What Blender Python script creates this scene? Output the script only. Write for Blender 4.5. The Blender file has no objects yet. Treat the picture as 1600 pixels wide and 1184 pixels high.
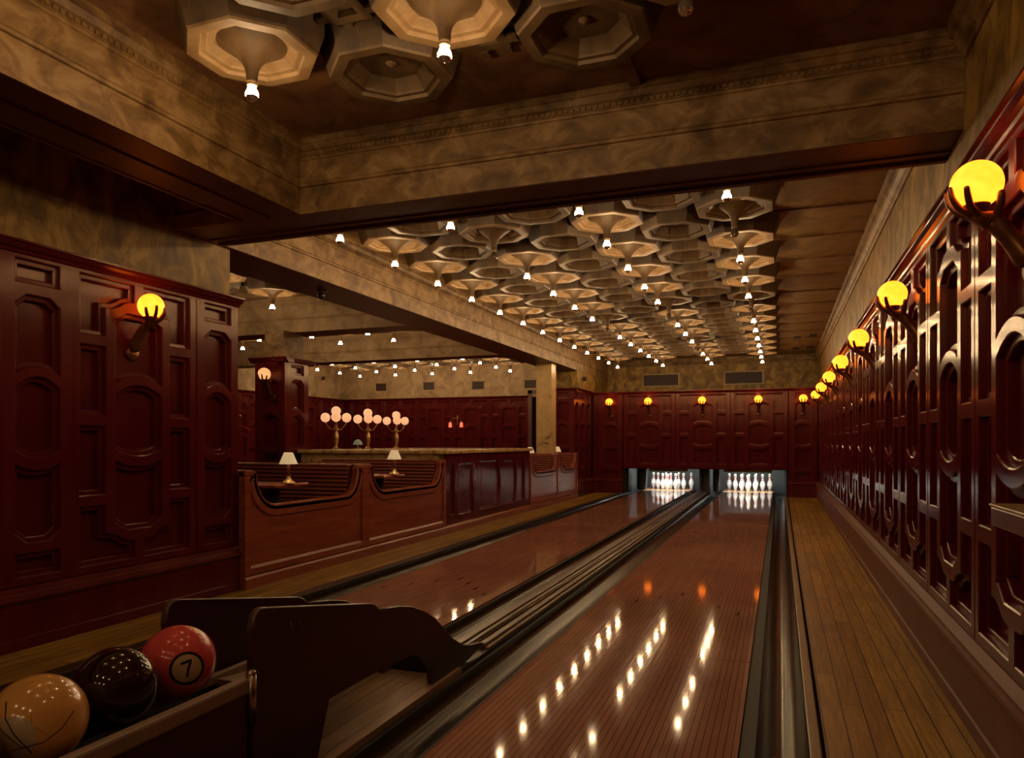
import bpy, bmesh, math, random
from mathutils import Vector, Matrix
from mathutils.geometry import tessellate_polygon
random.seed(7)
PI = math.pi
S = bpy.context.scene
COL = S.collection

# ------------------------------------------------------------------ camera, world, exposure
H = 1.135
YAW = math.atan(418 / 1137.0)
cam_d = bpy.data.cameras.new('camera')
cam = bpy.data.objects.new('camera', cam_d)
COL.objects.link(cam)
cam.location = (0, 0, H)
cam.rotation_euler = (PI / 2, 0, YAW)
cam_d.sensor_width = 36
cam_d.lens = 36 * 1137 / 1600.0
cam_d.shift_y = 98 / 1600.0
cam_d.clip_start = 0.02
cam_d.clip_end = 100
S.camera = cam
S.view_settings.view_transform = 'Standard'
S.view_settings.look = 'None'
S.view_settings.gamma = 1
S.view_settings.use_curve_mapping = False
S.view_settings.exposure = 0.87
W = bpy.data.worlds.new('world')
S.world = W
W.use_nodes = True
W.node_tree.nodes['Background'].inputs[0].default_value = (0.5, 0.3, 0.18, 1)
W.node_tree.nodes['Background'].inputs[1].default_value = 0.05
BULB = 80.0          # radiance of the lit bulbs
BAND = 200.0         # radiance of their clear waist
GLOBE = 2.8          # radiance of the amber globes
PINLIGHT = 80.0       # radiance of the tubes over the pins

# ------------------------------------------------------------------ materials
MATS = {}
def principled(name, base, rough=0.5, metal=0.0, emis=None, es=0.0, coat=0.0, spec=None):
    m = bpy.data.materials.new(name); m.use_nodes = True
    b = m.node_tree.nodes['Principled BSDF']
    b.inputs['Base Color'].default_value = (*base, 1)
    b.inputs['Roughness'].default_value = rough
    b.inputs['Metallic'].default_value = metal
    if coat:
        b.inputs['Coat Weight'].default_value = coat
        b.inputs['Coat Roughness'].default_value = 0.08
    if spec is not None: b.inputs['Specular IOR Level'].default_value = spec
    if emis:
        b.inputs['Emission Color'].default_value = (*emis, 1)
        b.inputs['Emission Strength'].default_value = es
    MATS[name] = m
    return m, m.node_tree, b
def nn(nt, t, **kw):
    n = nt.nodes.new(t)
    for k, v in kw.items():
        if k in n.inputs: n.inputs[k].default_value = v
        else: setattr(n, k, v)
    return n
def coords(nt, scale=(1, 1, 1), kind='Object'):
    tc = nn(nt, 'ShaderNodeTexCoord'); mp = nn(nt, 'ShaderNodeMapping')
    mp.inputs['Scale'].default_value = scale
    nt.links.new(tc.outputs[kind], mp.inputs[0])
    return mp.outputs[0]
def ramp(nt, fac, stops):
    r = nn(nt, 'ShaderNodeValToRGB')
    el = r.color_ramp.elements
    while len(el) < len(stops): el.new(0.5)
    for e, (p, c) in zip(el, stops):
        e.position = p; e.color = (*c, 1)
    nt.links.new(fac, r.inputs[0])
    return r.outputs[0]
def bump(nt, b, h, strength=0.2, dist=0.01):
    n = nn(nt, 'ShaderNodeBump'); n.inputs['Strength'].default_value = strength; n.inputs['Distance'].default_value = dist
    nt.links.new(h, n.inputs['Height']); nt.links.new(n.outputs[0], b.inputs['Normal'])
def mottled(name, stops, rough, scale=2.2, stretch=(1, 1, 1), metal=0, bstr=0.15, bscale=14, det=6, coat=0, dist=0.6, spec=None):
    m, nt, b = principled(name, stops[0][1], rough, metal, coat=coat, spec=spec)
    v = coords(nt, stretch)
    n = nn(nt, 'ShaderNodeTexNoise', Scale=scale, Detail=det, Roughness=0.62, Distortion=dist)
    nt.links.new(v, n.inputs['Vector'])
    nt.links.new(ramp(nt, n.outputs[0], stops), b.inputs['Base Color'])
    if bstr:
        n2 = nn(nt, 'ShaderNodeTexNoise', Scale=bscale, Detail=4.0)
        nt.links.new(v, n2.inputs['Vector'])
        bump(nt, b, n2.outputs[0], bstr, 0.01)
    return m
def planks(name, cols, rough, width, length, axis_y=True, rough2=None, gap=(0.02, 0.008, 0.004), mort=0.004, bstr=0.25, grain=0.35):
    m, nt, b = principled(name, cols[0], rough)
    tc = nn(nt, 'ShaderNodeTexCoord'); mp = nn(nt, 'ShaderNodeMapping')
    mp.inputs['Rotation'].default_value = (0, 0, PI / 2 if axis_y else 0)
    nt.links.new(tc.outputs['Object'], mp.inputs[0])
    br = nn(nt, 'ShaderNodeTexBrick')
    br.offset = 0.37; br.offset_frequency = 2
    br.inputs['Color1'].default_value = (*cols[0], 1); br.inputs['Color2'].default_value = (*cols[1], 1)
    br.inputs['Mortar'].default_value = (*gap, 1); br.inputs['Scale'].default_value = 1.0
    br.inputs['Mortar Size'].default_value = mort; br.inputs['Brick Width'].default_value = length
    br.inputs['Row Height'].default_value = width; br.inputs['Bias'].default_value = 0.0
    nt.links.new(mp.outputs[0], br.inputs[0])
    mp2 = nn(nt, 'ShaderNodeMapping'); mp2.inputs['Scale'].default_value = (22, 1.6, 22) if axis_y else (1.6, 22, 22)
    nt.links.new(tc.outputs['Object'], mp2.inputs[0])
    no = nn(nt, 'ShaderNodeTexNoise', Scale=1.6, Detail=6.0, Distortion=1.2)
    nt.links.new(mp2.outputs[0], no.inputs['Vector'])
    g = ramp(nt, no.outputs[0], [(0.3, (1 - grain,) * 3), (0.7, (1 + 0 * grain,) * 3)])
    mx = nn(nt, 'ShaderNodeMix', data_type='RGBA', blend_type='MULTIPLY'); mx.inputs[0].default_value = 1
    nt.links.new(br.outputs[0], mx.inputs[6]); nt.links.new(g, mx.inputs[7])
    no3 = nn(nt, 'ShaderNodeTexNoise', Scale=0.9, Detail=3.0); nt.links.new(tc.outputs['Object'], no3.inputs['Vector'])
    g3 = ramp(nt, no3.outputs[0], [(0.35, (0.72,) * 3), (0.65, (1.0,) * 3)])
    mx2 = nn(nt, 'ShaderNodeMix', data_type='RGBA', blend_type='MULTIPLY'); mx2.inputs[0].default_value = 1
    nt.links.new(mx.outputs[2], mx2.inputs[6]); nt.links.new(g3, mx2.inputs[7])
    nt.links.new(mx2.outputs[2], b.inputs['Base Color'])
    if bstr:
        bump(nt, b, no.outputs[0], bstr, 0.002)
    return m, nt, b

# panelling: maroon lacquer with faint vertical brush marks
m, nt, b = principled('lacquer', (0.15, 0.012, 0.012), 0.27)
v = coords(nt, (60, 60, 1.2)); n = nn(nt, 'ShaderNodeTexNoise', Scale=1.0, Detail=3.0); nt.links.new(v, n.inputs['Vector'])
v2 = coords(nt, (2.5, 2.5, 0.8)); n2 = nn(nt, 'ShaderNodeTexNoise', Scale=2.0, Detail=4.0); nt.links.new(v2, n2.inputs['Vector'])
nt.links.new(ramp(nt, n2.outputs[0], [(0.3, (0.078, 0.006, 0.010)), (0.7, (0.113, 0.013, 0.015))]), b.inputs['Base Color'])
nt.links.new(ramp(nt, n2.outputs[0], [(0.3, (0.17,) * 3), (0.7, (0.21,) * 3)]), b.inputs['Roughness'])
b.inputs['Specular IOR Level'].default_value = 0.36; b.inputs['Specular Tint'].default_value = (1, 0.7, 0.45, 1)
gm = nn(nt, 'ShaderNodeNewGeometry'); cr = nn(nt, 'ShaderNodeVectorMath', operation='CROSS_PRODUCT'); cr.inputs[1].default_value = (0, 0, 1)
nt.links.new(gm.outputs['Normal'], cr.inputs[0]); nt.links.new(cr.outputs[0], b.inputs['Tangent']); b.inputs['Anisotropic'].default_value = 0.85
mottled('cherry', [(0.3, (0.21, 0.042, 0.022)), (0.7, (0.31, 0.078, 0.036))], 0.27, 1.5, (3, 1, 10), bstr=0.05, bscale=8)
mottled('cherry_dark', [(0.3, (0.085, 0.014, 0.012)), (0.7, (0.13, 0.03, 0.02))], 0.3, 1.5, (3, 3, 1), bstr=0.04)
mottled('cherry_dull', [(0.3, (0.12, 0.035, 0.014)), (0.7, (0.17, 0.055, 0.022))], 0.5, 1.5, (3, 3, 1), bstr=0.04, spec=0.2)
mottled('slat_wood', [(0.3, (0.27, 0.068, 0.048)), (0.7, (0.36, 0.11, 0.068))], 0.32, 2.0, (1, 6, 6), bstr=0.03)
mottled('plaster_olive', [(0.36, (0.10, 0.050, 0.007)), (0.5, (0.21, 0.115, 0.017)), (0.63, (0.36, 0.215, 0.048))], 0.6, 5.5, (1, 1, 0.7), bstr=0.2, dist=0.9, det=9)
mottled('plaster_beam', [(0.34, (0.085, 0.042, 0.010)), (0.5, (0.185, 0.10, 0.030)), (0.64, (0.29, 0.175, 0.072))], 0.58, 5.0, (1, 1, 1.5), bstr=0.25, dist=0.8, det=9)
mottled('plaster_pale', [(0.33, (0.21, 0.135, 0.07)), (0.5, (0.34, 0.23, 0.125)), (0.66, (0.45, 0.32, 0.19))], 0.65, 3.5, bstr=0.2, dist=0.8, det=9)
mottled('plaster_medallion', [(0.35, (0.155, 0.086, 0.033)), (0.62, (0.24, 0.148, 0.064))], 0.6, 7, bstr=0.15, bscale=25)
mottled('plaster_medallion_shaded', [(0.35, (0.075, 0.040, 0.013)), (0.62, (0.135, 0.078, 0.029))], 0.6, 7, bstr=0.2, bscale=25)  # darker copy of the medallion plaster, shade of unlit parts put into colour
mottled('medallion_side_shaded', [(0.35, (0.048, 0.024, 0.009)), (0.62, (0.090, 0.050, 0.018))], 0.6, 7, bstr=0.2, bscale=25)  # shade on the outer sides of the medallions, painted in as darker brown
mottled('ceiling_umber', [(0.36, (0.11, 0.045, 0.018)), (0.66, (0.24, 0.115, 0.045))], 0.6, 3.0, bstr=0.3, dist=1.5)
mottled('ceiling_olive', [(0.35, (0.14, 0.08, 0.018)), (0.65, (0.27, 0.16, 0.045))], 0.6, 3.0, bstr=0.2, dist=1.5)
mottled('soffit_maroon', [(0.3, (0.075, 0.022, 0.018)), (0.7, (0.13, 0.042, 0.028))], 0.45, 2.0, (1, 4, 1), bstr=0.1)
mottled('marble', [(0.34, (0.12, 0.06, 0.022)), (0.42, (0.50, 0.32, 0.12)), (0.7, (0.72, 0.52, 0.25))], 0.18, 3.0, bstr=0, dist=3.0)
mottled('marble_pier', [(0.28, (0.12, 0.07, 0.035)), (0.36, (0.40, 0.27, 0.13)), (0.7, (0.55, 0.39, 0.2))], 0.3, 1.6, bstr=0, dist=3.5)
MATS['marble_pier'].node_tree.nodes['Color Ramp'].color_ramp.elements[1].color = (0.52, 0.35, 0.15, 1)
MATS['marble_pier'].node_tree.nodes['Color Ramp'].color_ramp.elements[2].color = (0.68, 0.47, 0.22, 1)
planks('walk_planks', [(0.44, 0.235, 0.035), (0.68, 0.41, 0.085)], 0.4, 0.083, 1.15, mort=0.003, grain=0.5)
planks('approach_planks', [(0.50, 0.32, 0.19), (0.58, 0.38, 0.23)], 0.4, 0.09, 1.5, mort=0.002)
lm, nt, b = planks('lane_boards', [(0.54, 0.25, 0.18), (0.60, 0.285, 0.205)], 0.065, 0.0274, 30.0, mort=0.0016, gap=(0.11, 0.035, 0.02), bstr=0.0, grain=0.22)
b.inputs['Specular IOR Level'].default_value = 0.15
tcn = coords(nt, (1, 1, 1)); w1 = nn(nt, 'ShaderNodeTexNoise', Scale=9.0, Detail=2.0); nt.links.new(tcn, w1.inputs['Vector'])
bump(nt, b, w1.outputs[0], 0.02, 0.004)
principled('gutter_black', (0.028, 0.019, 0.007), 0.22, spec=0.16)
MATS['gutter_black'].node_tree.nodes['Principled BSDF'].inputs['Specular Tint'].default_value = (1, 0.75, 0.45, 1)
principled('black_gloss', (0.012, 0.009, 0.009), 0.3)
mottled('cap_wood', [(0.3, (0.13, 0.085, 0.05)), (0.7, (0.24, 0.16, 0.095))], 0.3, 2.0, (14, 1, 1), bstr=0.05)
mottled('cap_gold_wood', [(0.3, (0.20, 0.12, 0.035)), (0.7, (0.3, 0.19, 0.06))], 0.35, 2.0, (14, 1, 1), bstr=0.05)
mottled('cap_dark', [(0.3, (0.03, 0.022, 0.016)), (0.7, (0.06, 0.045, 0.03))], 0.3, 2.0, (14, 1, 1), bstr=0.05)
mottled('hood_laminate', [(0.3, (0.045, 0.010, 0.010)), (0.7, (0.058, 0.014, 0.013))], 0.42, 1.0, bstr=0)
principled('hood_edge', (0.11, 0.065, 0.045), 0.3)
mottled('grey_wood', [(0.3, (0.24, 0.17, 0.12)), (0.7, (0.40, 0.29, 0.21))], 0.4, 2.0, (14, 1, 1), bstr=0.1)
principled('black_rubber', (0.006, 0.006, 0.006), 0.6)
principled('steel', (0.45, 0.42, 0.38), 0.25, 1.0)
mottled('bronze', [(0.3, (0.16, 0.06, 0.02)), (0.7, (0.26, 0.11, 0.04))], 0.3, 6, bstr=0.1, metal=0.75)
mottled('brass', [(0.3, (0.35, 0.2, 0.06)), (0.7, (0.6, 0.38, 0.15))], 0.28, 8, bstr=0.1, metal=0.9)
principled('vent_grille', (0.05, 0.02, 0.018), 0.4)
principled('machine_grey', (0.035, 0.043, 0.05), 0.35)
principled('curtain_slate', (0.030, 0.037, 0.042), 0.7)
principled('deck_yellow', (0.55, 0.42, 0.12), 0.5)
principled('pin_white', (0.80, 0.80, 0.77), 0.2)
principled('pin_red', (0.65, 0.05, 0.06), 0.3)
principled('dark_void', (0.010, 0.006, 0.005), 0.8)
principled('mark_dark', (0.05, 0.02, 0.012), 0.08, spec=0.25)
principled('label_gold', (0.5, 0.33, 0.13), 0.4)
# lamps
def emis_mat(name, c1, c2, s, scale=4.0):
    m, nt, b = principled(name, (0.3, 0.2, 0.1), 0.3)
    v = coords(nt); n = nn(nt, 'ShaderNodeTexNoise', Scale=scale, Detail=4.0, Distortion=1.0); nt.links.new(v, n.inputs['Vector'])
    nt.links.new(ramp(nt, n.outputs[0], [(0.35, c1), (0.65, c2)]), b.inputs['Emission Color'])
    b.inputs['Emission Strength'].default_value = s
    return m
emis_mat('bulb_lit', (1.0, 0.66, 0.34), (1.0, 0.68, 0.36), BULB)
principled('bulb_mirror', (0.75, 0.68, 0.6), 0.12, 0.9)
principled('bulb_dark', (0.12, 0.09, 0.07), 0.1, 0.3)
principled('lamp_socket', (0.4, 0.3, 0.2), 0.3, 0.6)
emis_mat('globe_amber', (1.0, 0.15, 0.006), (1.0, 0.195, 0.012), GLOBE, 9)
emis_mat('bulb_waist', (1.0, 0.64, 0.31), (1.0, 0.66, 0.33), BAND)
emis_mat('globe_peach', (1.0, 0.43, 0.19), (1.0, 0.52, 0.26), 0.47, 9)
emis_mat('globe_pier', (1.0, 0.40, 0.13), (1.0, 0.50, 0.21), 0.55, 9)
emis_mat('tulip_red', (0.9, 0.13, 0.06), (1.0, 0.2, 0.1), 0.6)
emis_mat('shade_cream', (0.9, 0.6, 0.28), (1.0, 0.7, 0.36), 0.26, 14)
principled('shade_bulb', (1, 1, 1), 0.3, emis=(1.0, 0.68, 0.36), es=60)
emis_mat('green_glass', (0.02, 0.16, 0.10), (0.12, 0.32, 0.2), 0.18, 30)
emis_mat('pin_tube', (0.93, 0.97, 1.0), (0.93, 0.97, 1.0), PINLIGHT)
# balls
mottled('ball_red', [(0.3, (0.75, 0.075, 0.085)), (0.7, (0.85, 0.14, 0.12))], 0.10, 3, bstr=0, coat=0.35)
mottled('ball_black', [(0.3, (0.012, 0.006, 0.005)), (0.75, (0.05, 0.012, 0.012))], 0.07, 3, bstr=0, coat=0.35)
m, nt, b = principled('ball_amber', (0.5, 0.25, 0.06), 0.12, coat=0.8)
v = coords(nt); n = nn(nt, 'ShaderNodeTexNoise', Scale=3.0, Detail=3.0, Distortion=1.5); nt.links.new(v, n.inputs['Vector'])
base = ramp(nt, n.outputs[0], [(0.3, (0.72, 0.32, 0.075)), (0.7, (0.85, 0.52, 0.17))])
vo = nn(nt, 'ShaderNodeTexVoronoi', feature='DISTANCE_TO_EDGE', Scale=11.0); nt.links.new(v, vo.inputs['Vector'])
n5 = nn(nt, 'ShaderNodeTexNoise', Scale=9.0); nt.links.new(v, n5.inputs['Vector'])
crack = ramp(nt, vo.outputs[0], [(0.0, (0.3, 0.2, 0.1)), (0.012, (1, 1, 1))])
mx = nn(nt, 'ShaderNodeMix', data_type='RGBA', blend_type='MULTIPLY')
nt.links.new(ramp(nt, n5.outputs[0], [(0.55, (0, 0, 0)), (0.6, (1, 1, 1))]), mx.inputs[0])
nt.links.new(base, mx.inputs[6]); nt.links.new(crack, mx.inputs[7]); nt.links.new(mx.outputs[2], b.inputs['Base Color'])
mottled('ball_cream', [(0.3, (0.5, 0.42, 0.27)), (0.7, (0.62, 0.52, 0.36))], 0.12, 4, bstr=0, coat=0.35)
principled('ball_ink', (0.015, 0.008, 0.006), 0.2)
principled('ball_disc', (0.60, 0.42, 0.22), 0.15, coat=0.6)

# ------------------------------------------------------------------ mesh builder
class MB:
    def __init__(s): s.v = []; s.f = []; s.sm = []; s.mi = []; s.M = None
    def pt(s, p):
        p = Vector(p)
        if s.M is not None: p = s.M @ p
        s.v.append(tuple(p)); return len(s.v) - 1
    def face(s, idx, sm=False, mi=0): s.f.append(tuple(idx)); s.sm.append(sm); s.mi.append(mi)
    def poly(s, pts, mi=0): s.face([s.pt(p) for p in pts], False, mi)
    def box(s, x0, x1, y0, y1, z0, z1, mi=0):
        i = [s.pt((x, y, z)) for z in (z0, z1) for y in (y0, y1) for x in (x0, x1)]
        for q in ((0, 2, 3, 1), (4, 5, 7, 6), (0, 1, 5, 4), (2, 6, 7, 3), (0, 4, 6, 2), (1, 3, 7, 5)):
            s.face([i[k] for k in q], False, mi)
    def rings(s, rs, close=True, sm=False, cap0=False, cap1=False, mi=0):
        ids = [[s.pt(p) for p in r] for r in rs]
        n = len(rs[0])
        for a, b_ in zip(ids, ids[1:]):
            for k in range(n if close else n - 1):
                s.face((a[k], a[(k + 1) % n], b_[(k + 1) % n], b_[k]), sm, mi)
        if cap0: s.face(ids[0][::-1], False, mi)
        if cap1: s.face(ids[-1], False, mi)
        return ids
    def lathe(s, prof, n=24, c=(0, 0, 0), sm=True, a0=0.0, mi=0, cap0=False, cap1=False):
        s.rings([[(c[0] + r * math.cos(a0 + 2 * PI * k / n), c[1] + r * math.sin(a0 + 2 * PI * k / n), c[2] + z) for k in range(n)] for r, z in prof], True, sm, cap0, cap1, mi)
    def sphere(s, c, r, n=24, m=14, z0=-1, z1=1, mi=0):
        a, b_ = math.asin(z0), math.asin(z1)
        s.lathe([(max(r * math.cos(a + (b_ - a) * k / m), 1e-5), r * math.sin(a + (b_ - a) * k / m)) for k in range(m + 1)], n, c, True, 0, mi)
    def tube(s, pts, rad, n=8, sm=True, caps=True, mi=0):
        pts = [Vector(p) for p in pts]; rs = []
        up = None
        for i, p in enumerate(pts):
            d = (pts[min(i + 1, len(pts) - 1)] - pts[max(i - 1, 0)]).normalized()
            if up is None:
                up = d.orthogonal().normalized()
            up = (up - d * up.dot(d)).normalized()
            w = d.cross(up); r = rad[i] if isinstance(rad, (list, tuple)) else rad
            rs.append([p + (up * math.cos(2 * PI * k / n) + w * math.sin(2 * PI * k / n)) * r for k in range(n)])
        s.rings(rs, True, sm, caps, caps, mi)
    def prism(s, poly, axis, a0, a1, mi=0, sm=False):
        """poly of 2-D points; axis 'x': poly=(y,z); 'y': poly=(x,z); 'z': poly=(x,y)"""
        def P(p, a):
            return (a, p[0], p[1]) if axis == 'x' else ((p[0], a, p[1]) if axis == 'y' else (p[0], p[1], a))
        A = [s.pt(P(p, a0)) for p in poly]; B = [s.pt(P(p, a1)) for p in poly]
        n = len(poly)
        for k in range(n): s.face((A[k], A[(k + 1) % n], B[(k + 1) % n], B[k]), sm, mi)
        for L in (A, B):
            vs = [Vector((p[0], p[1], 0)) for p in poly]
            for t in tessellate_polygon([vs]): s.face([L[j] for j in t], False, mi)
    def mesh(s, name, mats):
        me = bpy.data.meshes.new(name)
        me.from_pydata(s.v, [], s.f)
        if not isinstance(mats, (list, tuple)): mats = [mats]
        for m_ in mats: me.materials.append(MATS[m_])
        me.polygons.foreach_set('use_smooth', s.sm)
        me.polygons.foreach_set('material_index', s.mi)
        bm = bmesh.new(); bm.from_mesh(me); bmesh.ops.recalc_face_normals(bm, faces=bm.faces); bm.to_mesh(me); bm.free()
        me.update()
        return me
    def build(s, name, mats, parent=None, bevel=0.0, seg=2):
        return link(name, s.mesh(name, mats), parent, bevel, seg)

def link(name, me, parent=None, bevel=0.0, seg=2):
    o = bpy.data.objects.new(name, me); COL.objects.link(o)
    if parent is not None: o.parent = parent
    if bevel:
        mo = o.modifiers.new('bevel', 'BEVEL'); mo.width = bevel; mo.segments = seg; mo.limit_method = 'ANGLE'; mo.angle_limit = 0.6
    return o
def tag(o, label, cat, group=None, kind=None):
    o['label'] = label; o['category'] = cat
    if group: o['group'] = group
    if kind: o['kind'] = kind
    return o
def thing(name, label, cat, loc=(0, 0, 0), rz=0, group=None):
    o = bpy.data.objects.new(name, None); COL.objects.link(o)
    o.location = loc; o.rotation_euler = (0, 0, rz); o.empty_display_size = 0.1
    return tag(o, label, cat, group)
def struct(o): o['kind'] = 'structure'; return o
def dup(root, loc, rz=None, label=None, group=None):
    def cp(o, par):
        c_ = o.copy(); COL.objects.link(c_); c_.parent = par
        for ch in list(o.children): cp(ch, c_)
        return c_
    r = root.copy(); COL.objects.link(r); r.location = loc
    if rz is not None: r.rotation_euler = (0, 0, rz)
    for ch in list(root.children): cp(ch, r)
    if label: r['label'] = label
    if group: r['group'] = group
    return r
ORD = ['first', 'second', 'third', 'fourth', 'fifth', 'sixth', 'seventh', 'eighth', 'ninth', 'tenth', 'eleventh', 'twelfth', 'thirteenth', 'fourteenth', 'fifteenth']

# ------------------------------------------------------------------ key dimensions
K = 0.9215
def zs(z): return H + (z - H) * K
XR = 0.737           # right panelling face
XL = -3.926          # left panelling face
YB = 15.95           # masking panelling face
YW = 17.25           # plaster wall above the pins
ZC = 3.06            # ceiling
ZBM = 2.60           # beam soffits
X_PR, X_PL = 0.81, -3.93
BX = -10.8           # far wall of the bar room

# ------------------------------------------------------------------ floors
def floor_piece(name, x0, x1, y0, y1, z0, z1, mat):
    q = MB(); q.box(x0, x1, y0, y1, z0, z1); return struct(q.build(name, mat))
floor_piece('floor', -11.2, 1.3, -8.2, 19.2, -0.30, -0.14, 'dark_void')
floor_piece('floor', 0.16, 0.72, -3.0, YB, -0.14, 0.0, 'walk_planks')
floor_piece('floor', -3.87, -3.40, -3.0, 16.0, -0.14, 0.0, 'walk_planks')
floor_piece('floor', -11.2, -3.87, -8.0, 16.6, -0.14, 0.0, 'cherry_dark')
floor_piece('floor', -3.87, 0.9, -8.0, -3.0, -0.14, 0.0, 'approach_planks')

# ------------------------------------------------------------------ lanes
def tri_mark(q, x, y, z):
    q.poly([(x - 0.012, y - 0.07, z), (x + 0.012, y - 0.07, z), (x, y + 0.07, z)])
lane_lbl = {'r': 'wide glossy red-brown bowling lane nearest the right wall, reflecting rows of bulbs',
            'l': 'glossy red-brown bowling lane nearest the booths, running behind the ball return'}
for key, x0, x1, ys in (('r', -1.2098, -0.1423, -2.8), ('l', -3.02, -1.95, -2.8)):
    q = MB(); q.box(x0, x1, ys, 18.45, -0.10, 0.0)
    lane = q.build('bowling_lane', 'lane_boards'); tag(lane, lane_lbl[key], 'bowling lane', 'the two bowling lanes')
    cx = (x0 + x1) / 2
    for i in range(7):
        q = MB(); tri_mark(q, cx + (i - 3) * 0.14, 5.55 - abs(i - 3) * 0.17, 0.0008); q.build('arrow_mark', 'mark_dark', lane)
    q = MB(); q.poly([(x0, 3.93, 0.0006), (x1, 3.93, 0.0006), (x1, 3.936, 0.0006), (x0, 3.936, 0.0006)])
    q.build('board_joint', 'mark_dark', lane)
def gutter(x0, x1, flat0, flat1, label):
    """round channel between x0..x1, with narrow flat strips beside it"""
    q = MB(); n = 12; cx = (x0 + x1) / 2; r = (x1 - x0) / 2
    pts = [(cx - r * math.cos(PI * k / n), -0.012 - 0.085 * math.sin(PI * k / n)) for k in range(n + 1)]
    poly = [(x0 - flat0, -0.012)] + pts + [(x1 + flat1, -0.012), (x1 + flat1, -0.115), (x0 - flat0, -0.115)]
    out = []
    for p in poly:
        if not out or (abs(p[0] - out[-1][0]) > 1e-6 or abs(p[1] - out[-1][1]) > 1e-6): out.append(p)
    q.prism(out, 'y', -2.8, 16.86)
    o = q.build('gutter', 'gutter_black')
    for f_ in o.data.polygons: f_.use_smooth = abs(f_.normal.y) < 0.5 and abs(f_.normal.z) < 0.999 or True
    for f_ in o.data.polygons:
        if abs(f_.normal.y) > 0.5: f_.use_smooth = False
    o.data.materials.append(MATS['black_rubber'])
    for f_ in o.data.polygons:
        if f_.normal.z > 0.999: f_.material_index = 1; f_.use_smooth = False
    mo = o.modifiers.new('es', 'EDGE_SPLIT'); mo.split_angle = 0.6
    return tag(o, label, 'gutter', 'gutters beside the lanes')
gutter(-0.085, 0.10, 0.054, 0.0, 'black round gutter between the right-hand lane and the plank walkway, catching gold light')
gutter(-1.455, -1.235, 0.02, 0.023, 'dark gutter along the left edge of the right-hand lane, beside the ball return')
gutter(-1.93, -1.73, 0.015, 0.0, 'dark gutter on the right edge of the lane nearest the booths')
gutter(-3.25, -3.022, 0.0, 0.0, 'dark gutter on the left edge of the lane nearest the booths')
# outer caps
q = MB(); q.box(0.102, 0.146, -2.8, 16.72, -0.10, 0.012); tag(q.build('capping_strip', 'cap_gold_wood', bevel=0.006), 'long wooden cap strip between the right gutter and the plank walkway', 'trim strip', 'cap strips')
q = MB(); q.box(-3.30, -3.252, -2.8, 16.72, -0.10, 0.02); q.box(-3.395, -3.305, -2.8, 16.72, -0.10, 0.006)
tag(q.build('capping_strip', 'cap_dark', bevel=0.006), 'long dark cap strip between the booth walkway and the left gutter', 'trim strip', 'cap strips')
# division between lanes
dv = thing('lane_division', 'ridged wooden division strip running between the two lanes to the pins', 'lane division', (0, 0, 0))
q = MB(); q.box(-1.728, -1.478, 3.3, 16.72, -0.12, 0.01); q.build('base_board', 'cap_dark', dv)
for (a, b_, z, mt_) in ((-1.728, -1.675, 0.03, 'cap_dark'), (-1.668, -1.62, 0.045, 'cap_wood'), (-1.612, -1.585, 0.038, 'cap_wood'), (-1.545, -1.505, 0.036, 'cap_wood'), (-1.502, -1.48, 0.022, 'cap_gold_wood')):
    q = MB(); q.box(a, b_, 3.66 if a > -1.55 else 3.42, 16.72, 0.0, z); q.build('ridge', mt_, dv, bevel=0.006)
q = MB(); q.tube([(-1.565, 3.45, 0.03), (-1.565, 16.72, 0.03)], 0.009, 8); q.build('guide_rod', 'steel', dv)
# apron floor in the ball return bay
floor_piece('floor', -1.90, -1.478, -2.8, 3.3, -0.02, 0.016, 'approach_planks')

# ------------------------------------------------------------------ panelling
def inset(poly, d):
    n = len(poly); out = []
    for i in range(n):
        p0, p1, p2 = Vector(poly[i - 1]), Vector(poly[i]), Vector(poly[(i + 1) % n])
        e1 = (p1 - p0).normalized(); e2 = (p2 - p1).normalized()
        n1 = Vector((-e1.y, e1.x)); n2 = Vector((-e2.y, e2.x))
        b_ = n1 + n2
        L = b_.dot(n1)
        b_ = b_ / max(L, 0.35)
        out.append((p1.x + b_.x * d, p1.y + b_.y * d))
    return out
def ccw(p):
    a = sum(p[i - 1][0] * p[i][1] - p[i][0] * p[i - 1][1] for i in range(len(p)))
    return p if a > 0 else p[::-1]
def arc(x0, x1, zside, zmid, n=8):
    return [(x0 + (x1 - x0) * k / n, zside + (zmid - zside) * (1 - ((2 * k / n) - 1) ** 2)) for k in range(n + 1)]
def rect(x0, x1, z0, z1): return [(x0, z0), (x1, z0), (x1, z1), (x0, z1)]
def centre_col(w, lowflat=None):
    a, b_ = -w, w
    c1 = [(b_, 1.977), (b_ * 0.93, 1.977), (b_ * 0.52, 2.03), (-b_ * 0.52, 2.03), (-b_ * 0.93, 1.977), (a, 1.977)] + arc(a, b_, 1.535, 1.592)
    c2 = arc(a, b_, 1.085, 1.03) + arc(b_, a, 1.465, 1.54)
    if lowflat is None:
        c3 = arc(a, b_, 1.015, 0.965)[::-1] + [(a, 0.576), (a * 0.93, 0.576), (a * 0.5, 0.518), (b_ * 0.5, 0.518), (b_ * 0.93, 0.576), (b_, 0.576)]
    else:
        c3 = arc(a, b_, 1.015, 0.965)[::-1] + [(a, lowflat), (b_, lowflat)]
    return [c1, c2, c3]
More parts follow.
